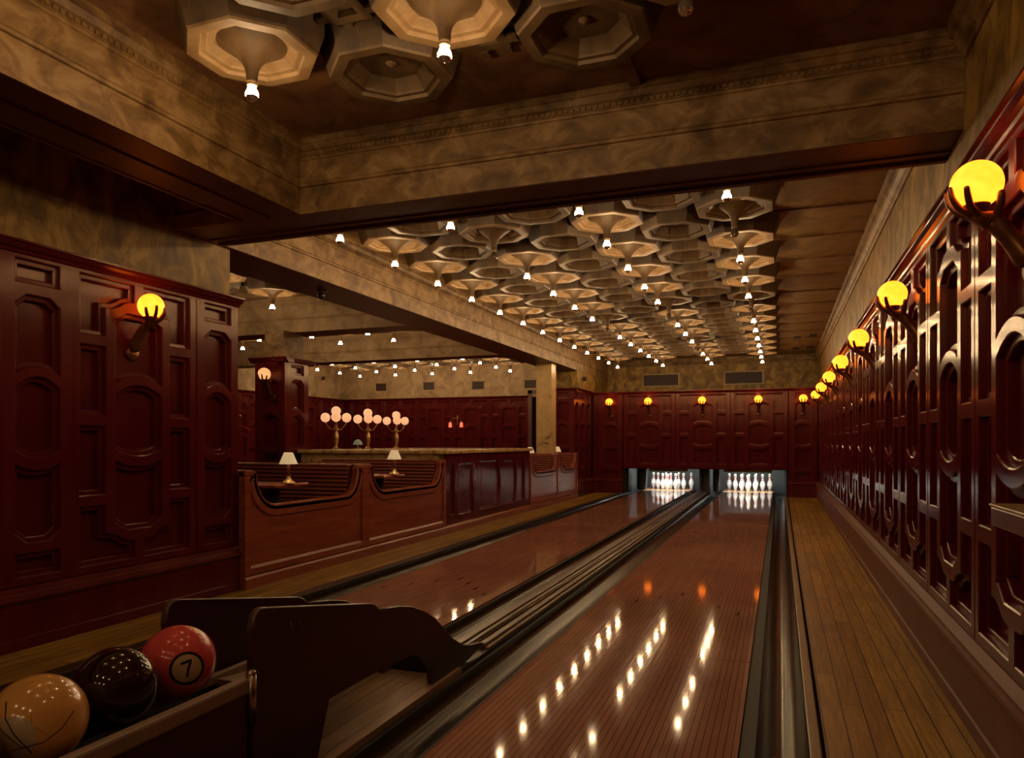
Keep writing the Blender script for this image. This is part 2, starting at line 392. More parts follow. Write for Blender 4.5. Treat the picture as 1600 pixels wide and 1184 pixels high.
def wide_openings(k=1.0, lowflat=None):
    L = centre_col(0.205 * k, lowflat)
    def mir(p): return [(-x, z) for x, z in p]
    s1 = [(-0.475, 1.84), (-0.27, 1.84), (-0.27, 2.035), (-0.215, 2.04), (-0.165, 2.062), (-0.125, 2.09), (-0.085, 2.103), (-0.035, 2.105), (-0.035, 2.24), (-0.475, 2.24)]
    s2 = rect(-0.475, -0.27, 1.308, 1.78)
    s3 = rect(-0.475, -0.27, 0.777 if lowflat is None else lowflat, 1.247)
    s4 = [(-0.475, 0.315), (-0.035, 0.315), (-0.035, 0.45), (-0.085, 0.452), (-0.125, 0.465), (-0.165, 0.493), (-0.215, 0.515), (-0.27, 0.52), (-0.27, 0.715), (-0.475, 0.715)]
    side = [s1, s2, s3] + ([s4] if lowflat is None else [])
    side = [[(x * k, z) for x, z in p] for p in side]
    return L + side + [mir(p) for p in side]
def narrow_openings(w=0.15):
    return centre_col(w) + [rect(-w, w, 2.09, 2.24), rect(-w, w, 0.315, 0.465)]
def module_mesh(name, width, openings, z0, z1, kz=True, thick=0.085):
    q = MB()
    hw = width * K / 2 - 0.0015
    Z = zs if kz else (lambda z: z)
    outer = [(-hw, Z(z0)), (hw, Z(z0)), (hw, Z(z1)), (-hw, Z(z1))]
    ops = [ccw([(x * K, Z(z)) for x, z in p]) for p in openings]
    fr = inset(outer, 0.006)
    loops = [fr] + ops
    flat = [p for L in loops for p in L]
    ids = [q.pt((x, 0, z)) for x, z in flat]
    tris = tessellate_polygon([[Vector((x, z, 0)) for x, z in L] for L in loops])
    for t in tris: q.face([ids[j] for j in t])
    # edges and back
    bk = [q.pt((x, thick, z)) for x, z in outer]; ch = [q.pt((x, 0.006, z)) for x, z in outer]
    for i in range(4):
        q.face((ids[i], ids[(i + 1) % 4], ch[(i + 1) % 4], ch[i])); q.face((ch[i], ch[(i + 1) % 4], bk[(i + 1) % 4], bk[i]))
    q.face(bk)
    steps = [(0, 0), (0.006, 0.0045), (0.008, 0.024), (0.030, 0.025), (0.035, 0.029), (0.037, 0.060)]
    for P in ops:
        rs = [[(x, dy, z) for x, z in inset(P, di)] for di, dy in steps]
        rid = q.rings(rs, True, False)
        last = rs[-1]
        for t in tessellate_polygon([[Vector((p[0], p[2], 0)) for p in last]]): q.face([rid[-1][j] for j in t])
    return q.mesh(name, 'lacquer')
ME_WIDE = module_mesh('wainscot_panel', 1.07, wide_openings(), 0.265, 2.30)
ME_NAR = module_mesh('wainscot_panel', 0.47, narrow_openings(), 0.265, 2.30)
ME_NAR2 = module_mesh('wainscot_panel', 0.60, narrow_openings(0.17), 0.265, 2.30)
ME_MASK = module_mesh('wainscot_panel', 1.2336, wide_openings(1.12, 0.60), 0.505, 2.30)
ME_MNAR = module_mesh('wainscot_panel', 0.60, narrow_openings(0.17), 0.265, 2.30)
ME_PIER = module_mesh('wainscot_panel', 0.52, narrow_openings(0.15), 0.265, 2.30)
RZ_R, RZ_L, RZ_B, RZ_F = -PI / 2, PI / 2, 0.0, PI
def panel(me, loc, rz):
    o = link('wainscot_panel', me); o.location = loc; o.rotation_euler = (0, 0, rz); return struct(o)
nR = 0
for k in range(-4, 13):
    y = (3.68 + 1.07 * k + 0.535) * K
    panel(ME_WIDE, (XR, y, 0), RZ_R)
yend = (3.68 + 1.07 * 13) * K
q = MB(); q.box(XR, XR + 0.07, yend, YB + 0.1, zs(0.265), zs(2.30)); struct(q.build('wall_right', 'lacquer'))
for y, me in ((4.705, ME_NAR), (3.935, ME_WIDE), (3.185, ME_NAR), (2.435, ME_WIDE), (1.365, ME_WIDE), (0.295, ME_WIDE), (-0.775, ME_WIDE)):
    panel(me, (XL, y * K, 0), RZ_L)
for i in range(3): panel(ME_MASK, (-3.245 + 1.1367 * (i + 0.5), YB, 0), RZ_B)
panel(ME_MNAR, (0.165 + 0.285, YB, 0), RZ_B)
panel(ME_MNAR, (-3.25 - 0.285, YB, 0), RZ_B)
# return wall left of the lanes (Y 14.3..15.95) and its end
for k in range(3): panel(ME_PIER, (XL, 14.34 + 0.52 * K * (k + 0.5), 0), RZ_L)
panel(ME_PIER, (XL - 0.24, 14.33, 0), RZ_B)
q = MB(); q.box(XL - 0.48, XL - 0.085, 14.34 + 0.075, 16.3, 0, 2.2); struct(q.build('wall_left', 'lacquer'))

# crown and base profiles: (projection, z)
def crown_poly(x, sgn, zb=2.17, zt=2.235, d=0.10, back=0.12):
    p = [(-back, zb), (0.0, zb), (0.012, zb + 0.006), (0.016, zb + 0.02), (0.034, zb + 0.028), (0.05, zb + 0.042), (0.052, zb + 0.05), (0.066, zb + 0.053), (0.066, zt), (-back, zt)]
    return [(x + sgn * (-a), z) for a, z in p] if sgn > 0 else [(x + a, z) for a, z in p]
def base_poly(x, sgn, zt=0.335):
    zt = zs(0.265)
    p = [(-0.09, 0.0), (0.042, 0.0), (0.042, 0.055), (0.034, 0.062), (0.034, 0.25), (0.04, 0.256), (0.052, 0.262), (0.056, 0.275), (0.052, 0.288), (0.036, 0.294), (0.032, 0.305), (0.0, zt), (-0.09, zt)]
    return [(x - a * (1 if sgn > 0 else -1), z) for a, z in p]
def run(name, poly, axis, a0, a1, mat='lacquer'):
    q = MB(); q.prism(poly, axis, a0, a1); return struct(q.build(name, mat))
run('trim_1', crown_poly(XR, 1), 'y', -3, YB)
run('trim_2', crown_poly(XL, -1), 'y', -3, 4.555)
run('baseboard_right', base_poly(XR, 1), 'y', -3, YB, 'cherry_dull')
run('baseboard_left', base_poly(XL, -1), 'y', -3, 4.56)
run('trim_3', crown_poly(YB, 1), 'x', XL, XR)
run('baseboard_back', base_poly(YB, 1), 'x', 0.165, XR)
run('baseboard_back', base_poly(YB, 1), 'x', XL, -3.25)
run('trim_4', crown_poly(XL, -1), 'y', 14.33, YB)
run('trim_5', crown_poly(14.33, 1), 'x', XL - 0.5, XL + 0.05)
run('baseboard_left', base_poly(XL, -1), 'y', 14.33, YB)
# plaster walls
def wall(name, x0, x1, y0, y1, z0, z1, mat):
    q = MB(); q.box(x0, x1, y0, y1, z0, z1); return struct(q.build(name, mat))
wall('wall_right', X_PR, 1.0, -8, YW + 0.3, 0, ZC, 'plaster_olive')
wall('wall_left', XL - 0.45, X_PL, -8, 4.46, 2.2, ZC, 'plaster_olive')
wall('wall_left', XL - 0.45, XL - 0.085, -8, 4.54, 0, 2.2, 'lacquer')
wall('wall_back', -4.4, 1.0, YW, YW + 0.2, 0.9, ZC, 'plaster_olive')
wall('wall_back', -4.4, -3.9, 14.5, YW, 2.235, 2.75, 'plaster_olive')
wall('wall_front', -11.2, 1.0, -8.2, -8.0, -0.2, ZC, 'plaster_olive')
wall('wall_back', XL, -3.81, YB, YB + 0.08, 0, 2.2, 'lacquer')
wall('trim_6', -3.25, 0.165, YB + 0.086, YB + 0.13, 0.545, 2.2, 'dark_void')   # back of the masking
wall('wall_back', -4.0, -3.2, 16.03, 16.1, 0, 2.2, 'dark_void')
wall('wall_back', 0.13, 0.9, 16.03, 16.1, 0, 2.2, 'dark_void')

# ------------------------------------------------------------------ ceiling and beams
wall('ceiling', -4.4, 1.0, 3.9, YW + 0.2, ZC, ZC + 0.1, 'ceiling_olive')
wall('ceiling', -4.4, 1.0, -8.2, 3.9, ZC, ZC + 0.1, 'ceiling_umber')
wall('ceiling', -11.2, -4.4, -8.2, 17.5, ZC, ZC + 0.1, 'plaster_pale')
def face_poly(x, sg, zb=ZBM):
    """beam face profile; x face position, sg=+1 room on the + side"""
    p = [(0.0, zb), (0.0, zb + 0.155), (-0.006, zb + 0.158), (-0.006, zb + 0.168), (0.008, zb + 0.172), (0.014, zb + 0.185), (0.004, zb + 0.20),
         (0.004, zb + 0.335), (0.012, zb + 0.34), (0.014, zb + 0.352), (0.022, zb + 0.356), (0.022, zb + 0.385), (0.034, zb + 0.392), (0.05, zb + 0.42), (0.06, zb + 0.425), (0.06, ZC), (-0.1, ZC), (-0.1, zb)]
    return [(x + sg * a, z) for a, z in p]
def beads(q, axis, x, sg, a0, a1, z=ZBM + 0.37, step=0.034):
    n = int((a1 - a0) / step); c_ = x + sg * 0.024
    for i in range(n):
        a = a0 + (i + 0.5) * step
        if axis == 'y': q.box(c_ - 0.007, c_ + 0.007, a - 0.010, a + 0.010, z - 0.010, z + 0.010)
        else: q.box(a - 0.010, a + 0.010, c_ - 0.007, c_ + 0.007, z - 0.010, z + 0.010)
def beam_face(name, axis, x, sg, a0, a1, mat='plaster_beam', bead=True):
    q = MB(); q.prism(face_poly(x, sg), axis, a0, a1)
    if bead: beads(q, axis, x, sg, a0, a1)
    return struct(q.build(name, mat))
# soffits (box bodies) with a shallow moulded recess line
def soffit(name, x0, x1, y0, y1, mat='soffit_maroon'):
    q = MB(); q.box(x0, x1, y0, y1, ZBM - 0.002, ZC); return struct(q.build(name, mat))
XA0, XA1 = -3.40, -2.90     # front bay beam
XB0, XB1 = -4.43, -3.89     # second bay beam
YC0, YC1 = 3.93, 4.32       # crossbeam
soffit('ceiling_beam', XA0 + 0.01, XA1 - 0.01, -8, YC0 + 0.01)
beam_face('ceiling_beam', 'y', XA1, 1, -3, YC0)
q = MB()
for x in (-3.13, -3.35): q.box(x - 0.012, x + 0.012, -3, YC0 - 0.02, ZBM - 0.012, ZBM)
q.box(-3.34, -3.14, -3, 3.55, ZBM - 0.006, ZBM)
struct(q.build('trim_7', 'soffit_maroon', bevel=0.004))
soffit('ceiling_beam', -3.92, X_PR, YC0 + 0.01, YC1 - 0.01)
beam_face('ceiling_beam', 'x', YC0, -1, XA1, X_PR)
beam_face('ceiling_beam', 'x', YC1, 1, XB1, X_PR)
q = MB()
for y in (4.20,): q.box(-3.88, X_PR, y - 0.012, y + 0.012, ZBM - 0.014, ZBM)
q.box(-3.88, X_PR, 4.285, 4.32, ZBM - 0.022, ZBM)
struct(q.build('trim_8', 'soffit_maroon', bevel=0.004))
soffit('ceiling_beam', XB0 + 0.01, XB1 - 0.01, 4.47, YW)
beam_face('ceiling_beam', 'y', XB1, 1, YC1, YW)
beam_face('ceiling_beam', 'y', XB0, -1, 4.5, 16.4, 'plaster_pale')
wall('ceiling', X_PL - 0.02, XA0 + 0.02, -8, YC0, 2.96, ZC, 'plaster_olive')
q = MB(); q.prism([(YC0 + 0.02, ZBM), (YC0 - 0.012, ZBM), (YC0 - 0.012, 2.70), (YC0, 2.72), (YC0, 2.96), (YC0 + 0.02, 2.96)], 'x', X_PL, XA0); struct(q.build('trim_15', 'plaster_beam'))
for (a, b_) in ((8.14, 8.56), (11.4, 11.8)):
    soffit('ceiling_beam', BX, XB0, a + 0.01, b_ - 0.01)
    beam_face('ceiling_beam', 'x', a, -1, BX, XB0, 'plaster_pale')
    beam_face('ceiling_beam', 'x', b_, 1, BX, XB0, 'plaster_pale', False)
# right cornice on plaster wall and back
def cornice_poly(x, sg):
    p = [(-0.02, ZC), (-0.02, 2.90), (0.012, 2.905), (0.018, 2.93), (0.03, 2.94), (0.05, 2.97), (0.055, 3.0), (0.075, 3.01), (0.085, ZC)]
    return [(x + sg * a, z) for a, z in p]
def corn(axis, x, sg, a0, a1, mat='plaster_beam'):
    q = MB(); q.prism(cornice_poly(x, sg), axis, a0, a1); struct(q.build('trim_9', mat))
corn('y', X_PR, -1, YC1 + 0.06, YW); corn('y', X_PR, -1, -3, YC0 - 0.06); corn('x', YW, -1, -3.9, X_PR)
# shallow ribs crossing the plain strip of ceiling by the right wall
for k in range(14):
    q = MB(); y = 4.93 + 0.885 * (k - 0.5) + 0.2
    if y < 4.5: continue
    q.box(-0.05, 0.73, y - 0.012, y + 0.012, ZC - 0.014, ZC); struct(q.build('trim_10', 'ceiling_umber'))
for k in range(2):
    q = MB(); y = 2.2 + 1.3 * k
    q.box(-0.75, -0.69, 3.45, 3.88, ZC - 0.03, ZC) if k else q.box(-0.2, 0.7, 3.0, 3.03, ZC - 0.02, ZC); struct(q.build('trim_11', 'ceiling_umber'))

# ------------------------------------------------------------------ ceiling lights and medallions
A8 = PI / 8
def octo(r, z, c=(0, 0)):
    R_ = r / math.cos(A8)
    return [(c[0] + R_ * math.cos(A8 + PI / 4 * k), c[1] + R_ * math.sin(A8 + PI / 4 * k), z) for k in range(8)]
RIM = 2.905
def medallion_mesh(name, mat, deep=True):
    q = MB()
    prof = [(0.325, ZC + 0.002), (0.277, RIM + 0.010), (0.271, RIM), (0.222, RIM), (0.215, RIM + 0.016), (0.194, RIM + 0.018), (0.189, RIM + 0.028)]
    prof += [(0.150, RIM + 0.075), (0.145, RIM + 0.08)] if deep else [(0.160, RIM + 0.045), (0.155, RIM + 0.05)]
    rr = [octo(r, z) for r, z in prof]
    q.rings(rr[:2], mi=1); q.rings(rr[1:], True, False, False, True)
    return q.mesh(name, [mat, 'medallion_side_shaded'])
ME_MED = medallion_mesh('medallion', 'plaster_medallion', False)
ME_HOL = medallion_mesh('ceiling_medallion', 'plaster_medallion_shaded')
q = MB()
zt = RIM + 0.052; z_b = 2.775
prof = []
for k in range(15):
    t = k / 14.0
    prof.append((0.025 + 0.134 * (1 - t) ** 3.3, zt - (zt - z_b) * (t ** 0.85)))
q.lathe(prof, 20, cap1=True)
ME_TRUMP = q.mesh('trumpet', 'plaster_medallion_shaded')
q = MB(); q.lathe([(0.0215, 2.776), (0.0235, 2.772), (0.0235, 2.766), (0.019, 2.762)], 14, cap1=True); ME_COL = q.mesh('collar', 'lamp_socket')
BZ = 2.728
def bulb_prof(a, b_):
    pr = [(0.017, 2.764), (0.018, 2.756), (0.0245, 2.744), (0.0292, 2.732), (0.030, 2.726), (0.0285, 2.716), (0.0235, 2.706), (0.015, 2.699), (0.006, 2.696), (0.0005, 2.6955)]
    return pr[a:b_]
q = MB(); q.lathe(bulb_prof(0, 4), 10); q.lathe(bulb_prof(3, 6), 10, mi=1); ME_BTOP = q.mesh('bulb', ['bulb_lit', 'bulb_waist'])
q = MB(); q.lathe(bulb_prof(5, 10), 12); ME_BTIP = q.mesh('mirrored_tip', 'bulb_mirror')
q = MB(); q.lathe(bulb_prof(0, 6), 12); ME_BDARK = q.mesh('bulb', 'bulb_dark')
def ceiling_light(x, y, label, group, lit=True):
    t = thing('ceiling_light', label, 'ceiling light', (x, y, 0), 0, group)
    link('medallion', ME_MED, t); link('trumpet', ME_TRUMP, t); link('collar', ME_COL, t)
    if lit:
        bb = link('bulb', ME_BTOP, t); link('mirrored_tip', ME_BTIP, bb)
    else:
        bb = link('bulb', ME_BDARK, t); link('mirrored_tip', ME_BTIP, bb)
        bb['label'] = 'unlit dark bulb'
    return t
q = MB(); q.lathe([(0.022, 0), (0.03, -0.004), (0.026, -0.012), (0.012, -0.014), (0.010, -0.02), (0.001, -0.022)], 8, (0, 0, RIM + 0.08)); ME_ROSE = q.mesh('rosette', 'plaster_medallion')
def hollow(x, y, label, group):
    t = thing('ceiling_medallion', label, 'ceiling medallion', (x, y, 0), 0, group)
    link('octagon_frame', ME_HOL, t); link('rosette', ME_ROSE, t)
q = MB()
z = ZC - 0.055
for (r0, r1, z0, z1) in ((0.105, 0.105, ZC, z), (0.105, 0.05, z, z), (0.05, 0.045, z, ZC - 0.02)):
    pass
def sq(r, z): return [(-r, -r, z), (r, -r, z), (r, r, z), (-r, r, z)]
q.rings([sq(0.10, ZC), sq(0.10, z), sq(0.052, z), sq(0.048, ZC - 0.025)], True, False, False, True)
for a in range(4):
    q.M = Matrix.Rotation(a * PI / 2, 4, 'Z')
    q.box(0.1, 0.165, -0.085, -0.045, ZC - 0.045, ZC); q.box(0.1, 0.15, 0.02, 0.06, ZC - 0.06, ZC)
q.M = None
ME_ORN = q.mesh('ceiling_ornament', 'plaster_medallion_shaded')
def ornament(x, y, label, group):
    o = link('ceiling_ornament', ME_ORN); o.location = (x, y, 0); tag(o, label, 'ceiling ornament', group)
XC = [-3.26, -2.30, -1.314, -0.322]
COLN = ['in the row along the left beam', 'in the second row from the left beam', 'in the second row from the right wall', 'in the row nearest the right wall']
UNLIT = {(1, 1), (2, 5), (3, 1), (2, 9), (3, 5), (1, 6)}
for i, x in enumerate(XC):
    for j in range(13):
        lit = (i, j) not in UNLIT
        ceiling_light(x, 4.93 + 0.875 * j, ('trumpet ceiling light ' if lit else 'unlit trumpet light ') + COLN[i] + ', ' + ORD[j] + ' beyond the crossbeam', 'trumpet lights over the lanes', lit)
for i in range(3):
    for j in range(12):
        hollow((XC[i] + XC[i + 1]) / 2, 4.93 + 0.875 * (j + 0.5), 'hollow octagonal medallion, ' + ['left', 'middle', 'right'][i] + ' row over the lanes, ' + ORD[j] + ' beyond the crossbeam', 'hollow medallions over the lanes')
        ornament((XC[i] + XC[i + 1]) / 2, 4.93 + 0.875 * j, 'square strapwork boss, ' + ['left', 'middle', 'right'][i] + ' row over the lanes, ' + ORD[j] + ' beyond the crossbeam', 'square bosses over the lanes')
        if i < 2: ornament(XC[i + 1], 4.93 + 0.875 * (j + 0.5), 'square boss between hollow medallions, ' + ['left', 'right'][i] + ' line, ' + ORD[j] + ' beyond the crossbeam', 'square bosses between medallions')
# front bay
ceiling_light(-2.27, 2.72, 'large near trumpet light above the left wall, nearest the left beam', 'trumpet lights in the near bay')
ceiling_light(-1.296, 2.72, 'large near trumpet light at the top middle of the ceiling', 'trumpet lights in the near bay')
ceiling_light(-0.322, 2.72, 'near trumpet light with an unlit dark bulb, right of the two lit ones', 'trumpet lights in the near bay', False)
for x in (-2.27, -1.296, -0.322):  # unseen lights, added to brighten the near part of the room
    for jj, y in enumerate((1.84, 0.96, -0.8, -2.6, -4.4)): ceiling_light(x, y, 'added trumpet fill light overhead, out of the picture, ' + {-2.27: 'left', -1.296: 'middle', -0.322: 'right'}[x] + ' column, ' + ORD[jj] + ' row back', 'added trumpet fill lights overhead out of the picture')
hollow(-1.78, 3.13, 'hollow octagonal medallion between the two near lit trumpet lights', 'hollow medallions in the near bay')
hollow(-0.80, 3.10, 'hollow octagonal medallion right of the near middle trumpet light', 'hollow medallions in the near bay')
hollow(-1.78, 2.27, 'hollow octagonal medallion cut by the top edge, left of the middle trumpet light', 'hollow medallions in the near bay')
ornament(-1.78, 2.70, 'square strapwork boss between the two near lit trumpet lights', 'square bosses in the near bay')
ornament(-1.29, 3.13, 'square strapwork boss between the two near hollow medallions', 'square bosses in the near bay')
ornament(-0.80, 2.66, 'square strapwork boss right of the near middle trumpet light', 'square bosses in the near bay')
# bar room
for i, x in enumerate([-5.72, -6.70, -7.68, -8.66, -9.64]):
    cn = 'column ' + ['nearest the lanes', 'second from the lanes', 'third from the lanes', 'fourth from the lanes', 'furthest from the lanes'][i]
    for j, y in enumerate([12.8, 13.68, 14.56, 15.44]):
        ceiling_light(x, y, 'small far trumpet light over the bar, ' + cn + ', ' + ORD[j] + ' row', 'trumpet lights behind the bar')
    if i < 4:
        for j, y in enumerate([9.37, 10.14]):
            ceiling_light(x, y, 'trumpet light between the bar room beams, ' + cn + ', ' + ['front', 'back'][j] + ' row', 'trumpet lights between the bar beams')
        for j, y in enumerate([13.24, 14.12, 15.0]):
            hollow(x - 0.49, y, 'hollow medallion over the back of the bar, ' + cn + ', ' + ORD[j] + ' row', 'hollow medallions in the bar room')
    if i < 2:
        for j, y in enumerate([6.27, 7.15]):
            ceiling_light(x + 0.05, y, 'trumpet light over the booths, ' + ['nearer the lanes', 'further from the lanes'][i] + ', ' + ['front', 'back'][j] + ' row', 'trumpet lights over the booths')
hollow(-6.15, 6.71, 'hollow pale octagonal medallion over the booths behind the panelled wall end', 'hollow medallions in the bar room')
ornament(-6.15, 7.15, 'pale square boss beside the trumpet light over the booths', 'square bosses in the bar room')

# ------------------------------------------------------------------ bar room walls and piers
YBB = 16.4
wall('wall_back', BX, -4.43, YBB, YBB + 0.15, 2.2, ZC, 'plaster_pale')
wall('wall_back', BX, -5.60, YBB + 0.086, YBB + 0.15, 0, 2.2, 'lacquer')
wall('wall_back', -5.62, -4.40, YBB + 0.9, YBB + 1.0, 0, 2.4, 'dark_void')
wall('wall_left', BX - 0.2, BX, -8, YBB, 0, ZC, 'plaster_pale')
k = 0; x = -5.62 - 0.5
while x > BX:
    panel(ME_WIDE, (x, YBB, 0), RZ_B); x -= 0.986
run('trim_12', crown_poly(YBB, 1), 'x', BX, -5.62)
run('baseboard_back', base_poly(YBB, 1), 'x', BX, -5.62)
y = YBB - 0.5
while y > 8: panel(ME_WIDE, (BX + 0.08, y, 0), RZ_L); y -= 0.986
run('trim_13', crown_poly(BX + 0.08, -1), 'y', 7.5, YBB)
# dark doorway surround
q = MB(); q.box(-5.62, -5.52, YBB - 0.02, YBB + 0.9, 0, 2.36); q.box(-4.95, -4.60, YBB + 0.3, YBB + 0.4, 0, 2.3); q.box(-5.62, -4.40, YBB - 0.02, YBB + 0.9, 2.28, 2.36)
struct(q.build('door_1', 'soffit_maroon'))
wall('wall_back', -4.98, -4.40, YBB + 0.25, YBB + 0.3, 0, 2.28, 'cap_gold_wood')
# panelled pier with plaster top
px0, px1, py0, py1 = -6.50, -6.02, 7.84, 8.42
struct(wall('column', px0 + 0.09, px1 - 0.09, py0 + 0.09, py1 - 0.09, 0, ZBM, 'plaster_beam'))
q = MB(); q.box(px0 + 0.085, px1 - 0.085, py0 + 0.085, py1 - 0.085, 0, 2.18); struct(q.build('column', 'lacquer'))
panel(ME_PIER, ((px0 + px1) / 2, py0, 0), RZ_B); panel(ME_PIER, (px1, (py0 + py1) / 2 - 0.02, 0), RZ_L)
run('trim_14', crown_poly(py0, 1), 'x', px0 - 0.06, px1 + 0.06); run('trim_14', crown_poly(px1, -1), 'y', py0 - 0.06, py1 + 0.05)
run('baseboard_left', base_poly(py0, 1), 'x', px0 - 0.05, px1 + 0.05)
wall('column', -4.29, -3.99, 12.99, 13.28, 0, ZBM, 'marble_pier')

# ------------------------------------------------------------------ hand sconces
def skin_mesh(name, verts, edges, radii, mat, sub=2):
    me = bpy.data.meshes.new(name); me.from_pydata(verts, edges, [])
    o = bpy.data.objects.new(name, me); COL.objects.link(o)
    mo = o.modifiers.new('s', 'SKIN')
    for i, r in enumerate([x * (1.32 if x < 0.0145 else 1.25) for x in radii]): me.skin_vertices[0].data[i].radius = (r, r)
    me.skin_vertices[0].data[0].use_root = True
    s2 = o.modifiers.new('ss', 'SUBSURF'); s2.levels = sub; s2.render_levels = sub
    mo.use_smooth_shade = True
    dg = bpy.context.evaluated_depsgraph_get(); dg.update()
    m2 = bpy.data.meshes.new_from_object(o.evaluated_get(dg))
    bpy.data.objects.remove(o)
    m2.name = name; m2.materials.clear(); m2.materials.append(MATS[mat])
    for p in m2.polygons: p.use_smooth = True
    return m2
V = []; E_ = []; R_ = []
def sv(p, r, par=None):
    V.append(p); R_.append(r)
    if par is not None: E_.append((par, len(V) - 1))
    return len(V) - 1
# origin = globe centre, wall on +y
a = sv((0, 0.158, -0.292), 0.036); a = sv((0, 0.135, -0.24), 0.033, a); a = sv((0, 0.095, -0.185), 0.026, a)
w_ = sv((0, 0.058, -0.140), 0.021, a); p_ = sv((0, 0.018, -0.112), 0.026, w_)
GR = 0.081
for az, sc in ((-62, 0.95), (-22, 1.08), (20, 1.05), (60, 0.92)):
    d = Vector((math.sin(math.radians(az)), -math.cos(math.radians(az)), 0))
    b0 = sv(tuple(d * 0.028 + Vector((0, 0.012, -0.106))), 0.0115, p_)
    b1 = sv(tuple(d * 0.058 + Vector((0, 0, -0.082))), 0.0095, b0)
    b2 = sv(tuple(d * 0.083 + Vector((0, 0, -0.048))), 0.0085, b1)
    b3 = sv(tuple(d * 0.0915 + Vector((0, 0, -0.012 + 0.012 * (sc - 1) * 10))), 0.0068, b2)
d = Vector((math.sin(math.radians(128)), -math.cos(math.radians(128)), 0))
b0 = sv(tuple(d * 0.032 + Vector((0, 0.035, -0.118))), 0.013, w_)
b1 = sv(tuple(d * 0.066 + Vector((0, 0.018, -0.085))), 0.011, b0)
b2 = sv(tuple(d * 0.080 + Vector((0, 0.010, -0.04))), 0.009, b1)
ME_HAND = skin_mesh('hand_arm', V, E_, R_, 'bronze', 2)
q = MB(); q.sphere((0, 0, 0), GR, 32, 20); ME_GL = {}
for k_, mt_ in (('a', 'globe_amber'), ('p', 'globe_pier')): ME_GL[k_] = q.mesh('globe', mt_)
q = MB(); q.lathe([(0.001, -0.100), (0.02, -0.098), (0.034, -0.088), (0.041, -0.074), (0.043, -0.066), (0.040, -0.066)], 24); ME_CUP = q.mesh('cup', 'bronze')
q = MB(); q.M = Matrix.Translation((0, 0.156, -0.298)) @ Matrix.Rotation(PI / 2, 4, 'X'); q.lathe([(0.001, 0.014), (0.038, 0.014), (0.05, 0.006), (0.052, -0.004), (0.052, -0.02)], 24); q.M = None; ME_ROS = q.mesh('wall_rose', 'bronze')
def sconce(x, y, z, rz, label, group, kind='a'):
    t = thing('globe_sconce', label, 'wall lamp', (x, y, z), rz, group)
    link('globe', ME_GL[kind], t); link('cup', ME_CUP, t); link('hand_arm', ME_HAND, t); link('wall_rose', ME_ROS, t)
    return t
ZG = H + 0.951 * K
nm = ['nearest and largest', 'second nearest', 'third nearest', 'fourth nearest', 'fifth nearest', 'sixth nearest', 'furthest']
for i in range(7):
    sconce(0.631, 2.88 + 1.973 * i, ZG, RZ_R, 'amber globe held by a bronze hand on the right wall, ' + nm[i] + ' of seven', 'hand sconces on the right wall')
sconce(XL + 0.106, 3.935 * K - 0.01, ZG, RZ_L, 'amber globe held by a bronze hand alone on the left panelled wall', 'hand sconces on the left wall')
for x, l in ((-3.535, 'leftmost, on the narrow panel'), (-2.68, 'second from left'), (-1.54, 'middle one'), (-0.41, 'fourth from left'), (0.45, 'rightmost, on the narrow panel')):
    sconce(x, YB - 0.106, ZG, RZ_B, 'small amber globe sconce above the pins on the back wall, ' + l, 'hand sconces on the back wall')
sconce((px0 + px1) / 2, py0 - 0.106, ZG, RZ_B, 'peach globe held by a bronze hand on the panelled pier by the bar', 'hand sconces in the bar room', 'p')

# ------------------------------------------------------------------ booths
YF = [4.913 * K, 6.80 * K, 8.80 * K, 12.32 * K, 14.09 * K, 15.85 * K]
XF = -3.86
def cut_profile(y0, y1, zt=0.90, zl=0.615, n=10, post=0.115):
    """top outline of a booth front seen from the lane, from y0 to y1"""
    a, b_ = y0 + post, y1 - post
    w = (zt - zl)
    pts = [(y0, zt), (a - 0.03, zt), (a, zt - 0.012)]
    rr = 0.26
    for k in range(n + 1):
        t = k / n * PI / 2
        pts.append((a + 0.012 + rr * (1 - math.cos(t)), zt - 0.03 - (w - 0.03) * math.sin(t) ** 1.0 * 1.0 if False else zt - 0.03 - (w - 0.03) * math.sin(t)))
    for k in range(n + 1):
        t = PI / 2 - k / n * PI / 2
        pts.append((b_ - 0.012 - rr * 0.8 * (1 - math.cos(t)), zt - 0.03 - (w - 0.03) * math.sin(t)))
    pts += [(b_, zt - 0.012), (b_ + 0.03, zt), (y1, zt)]
    return pts
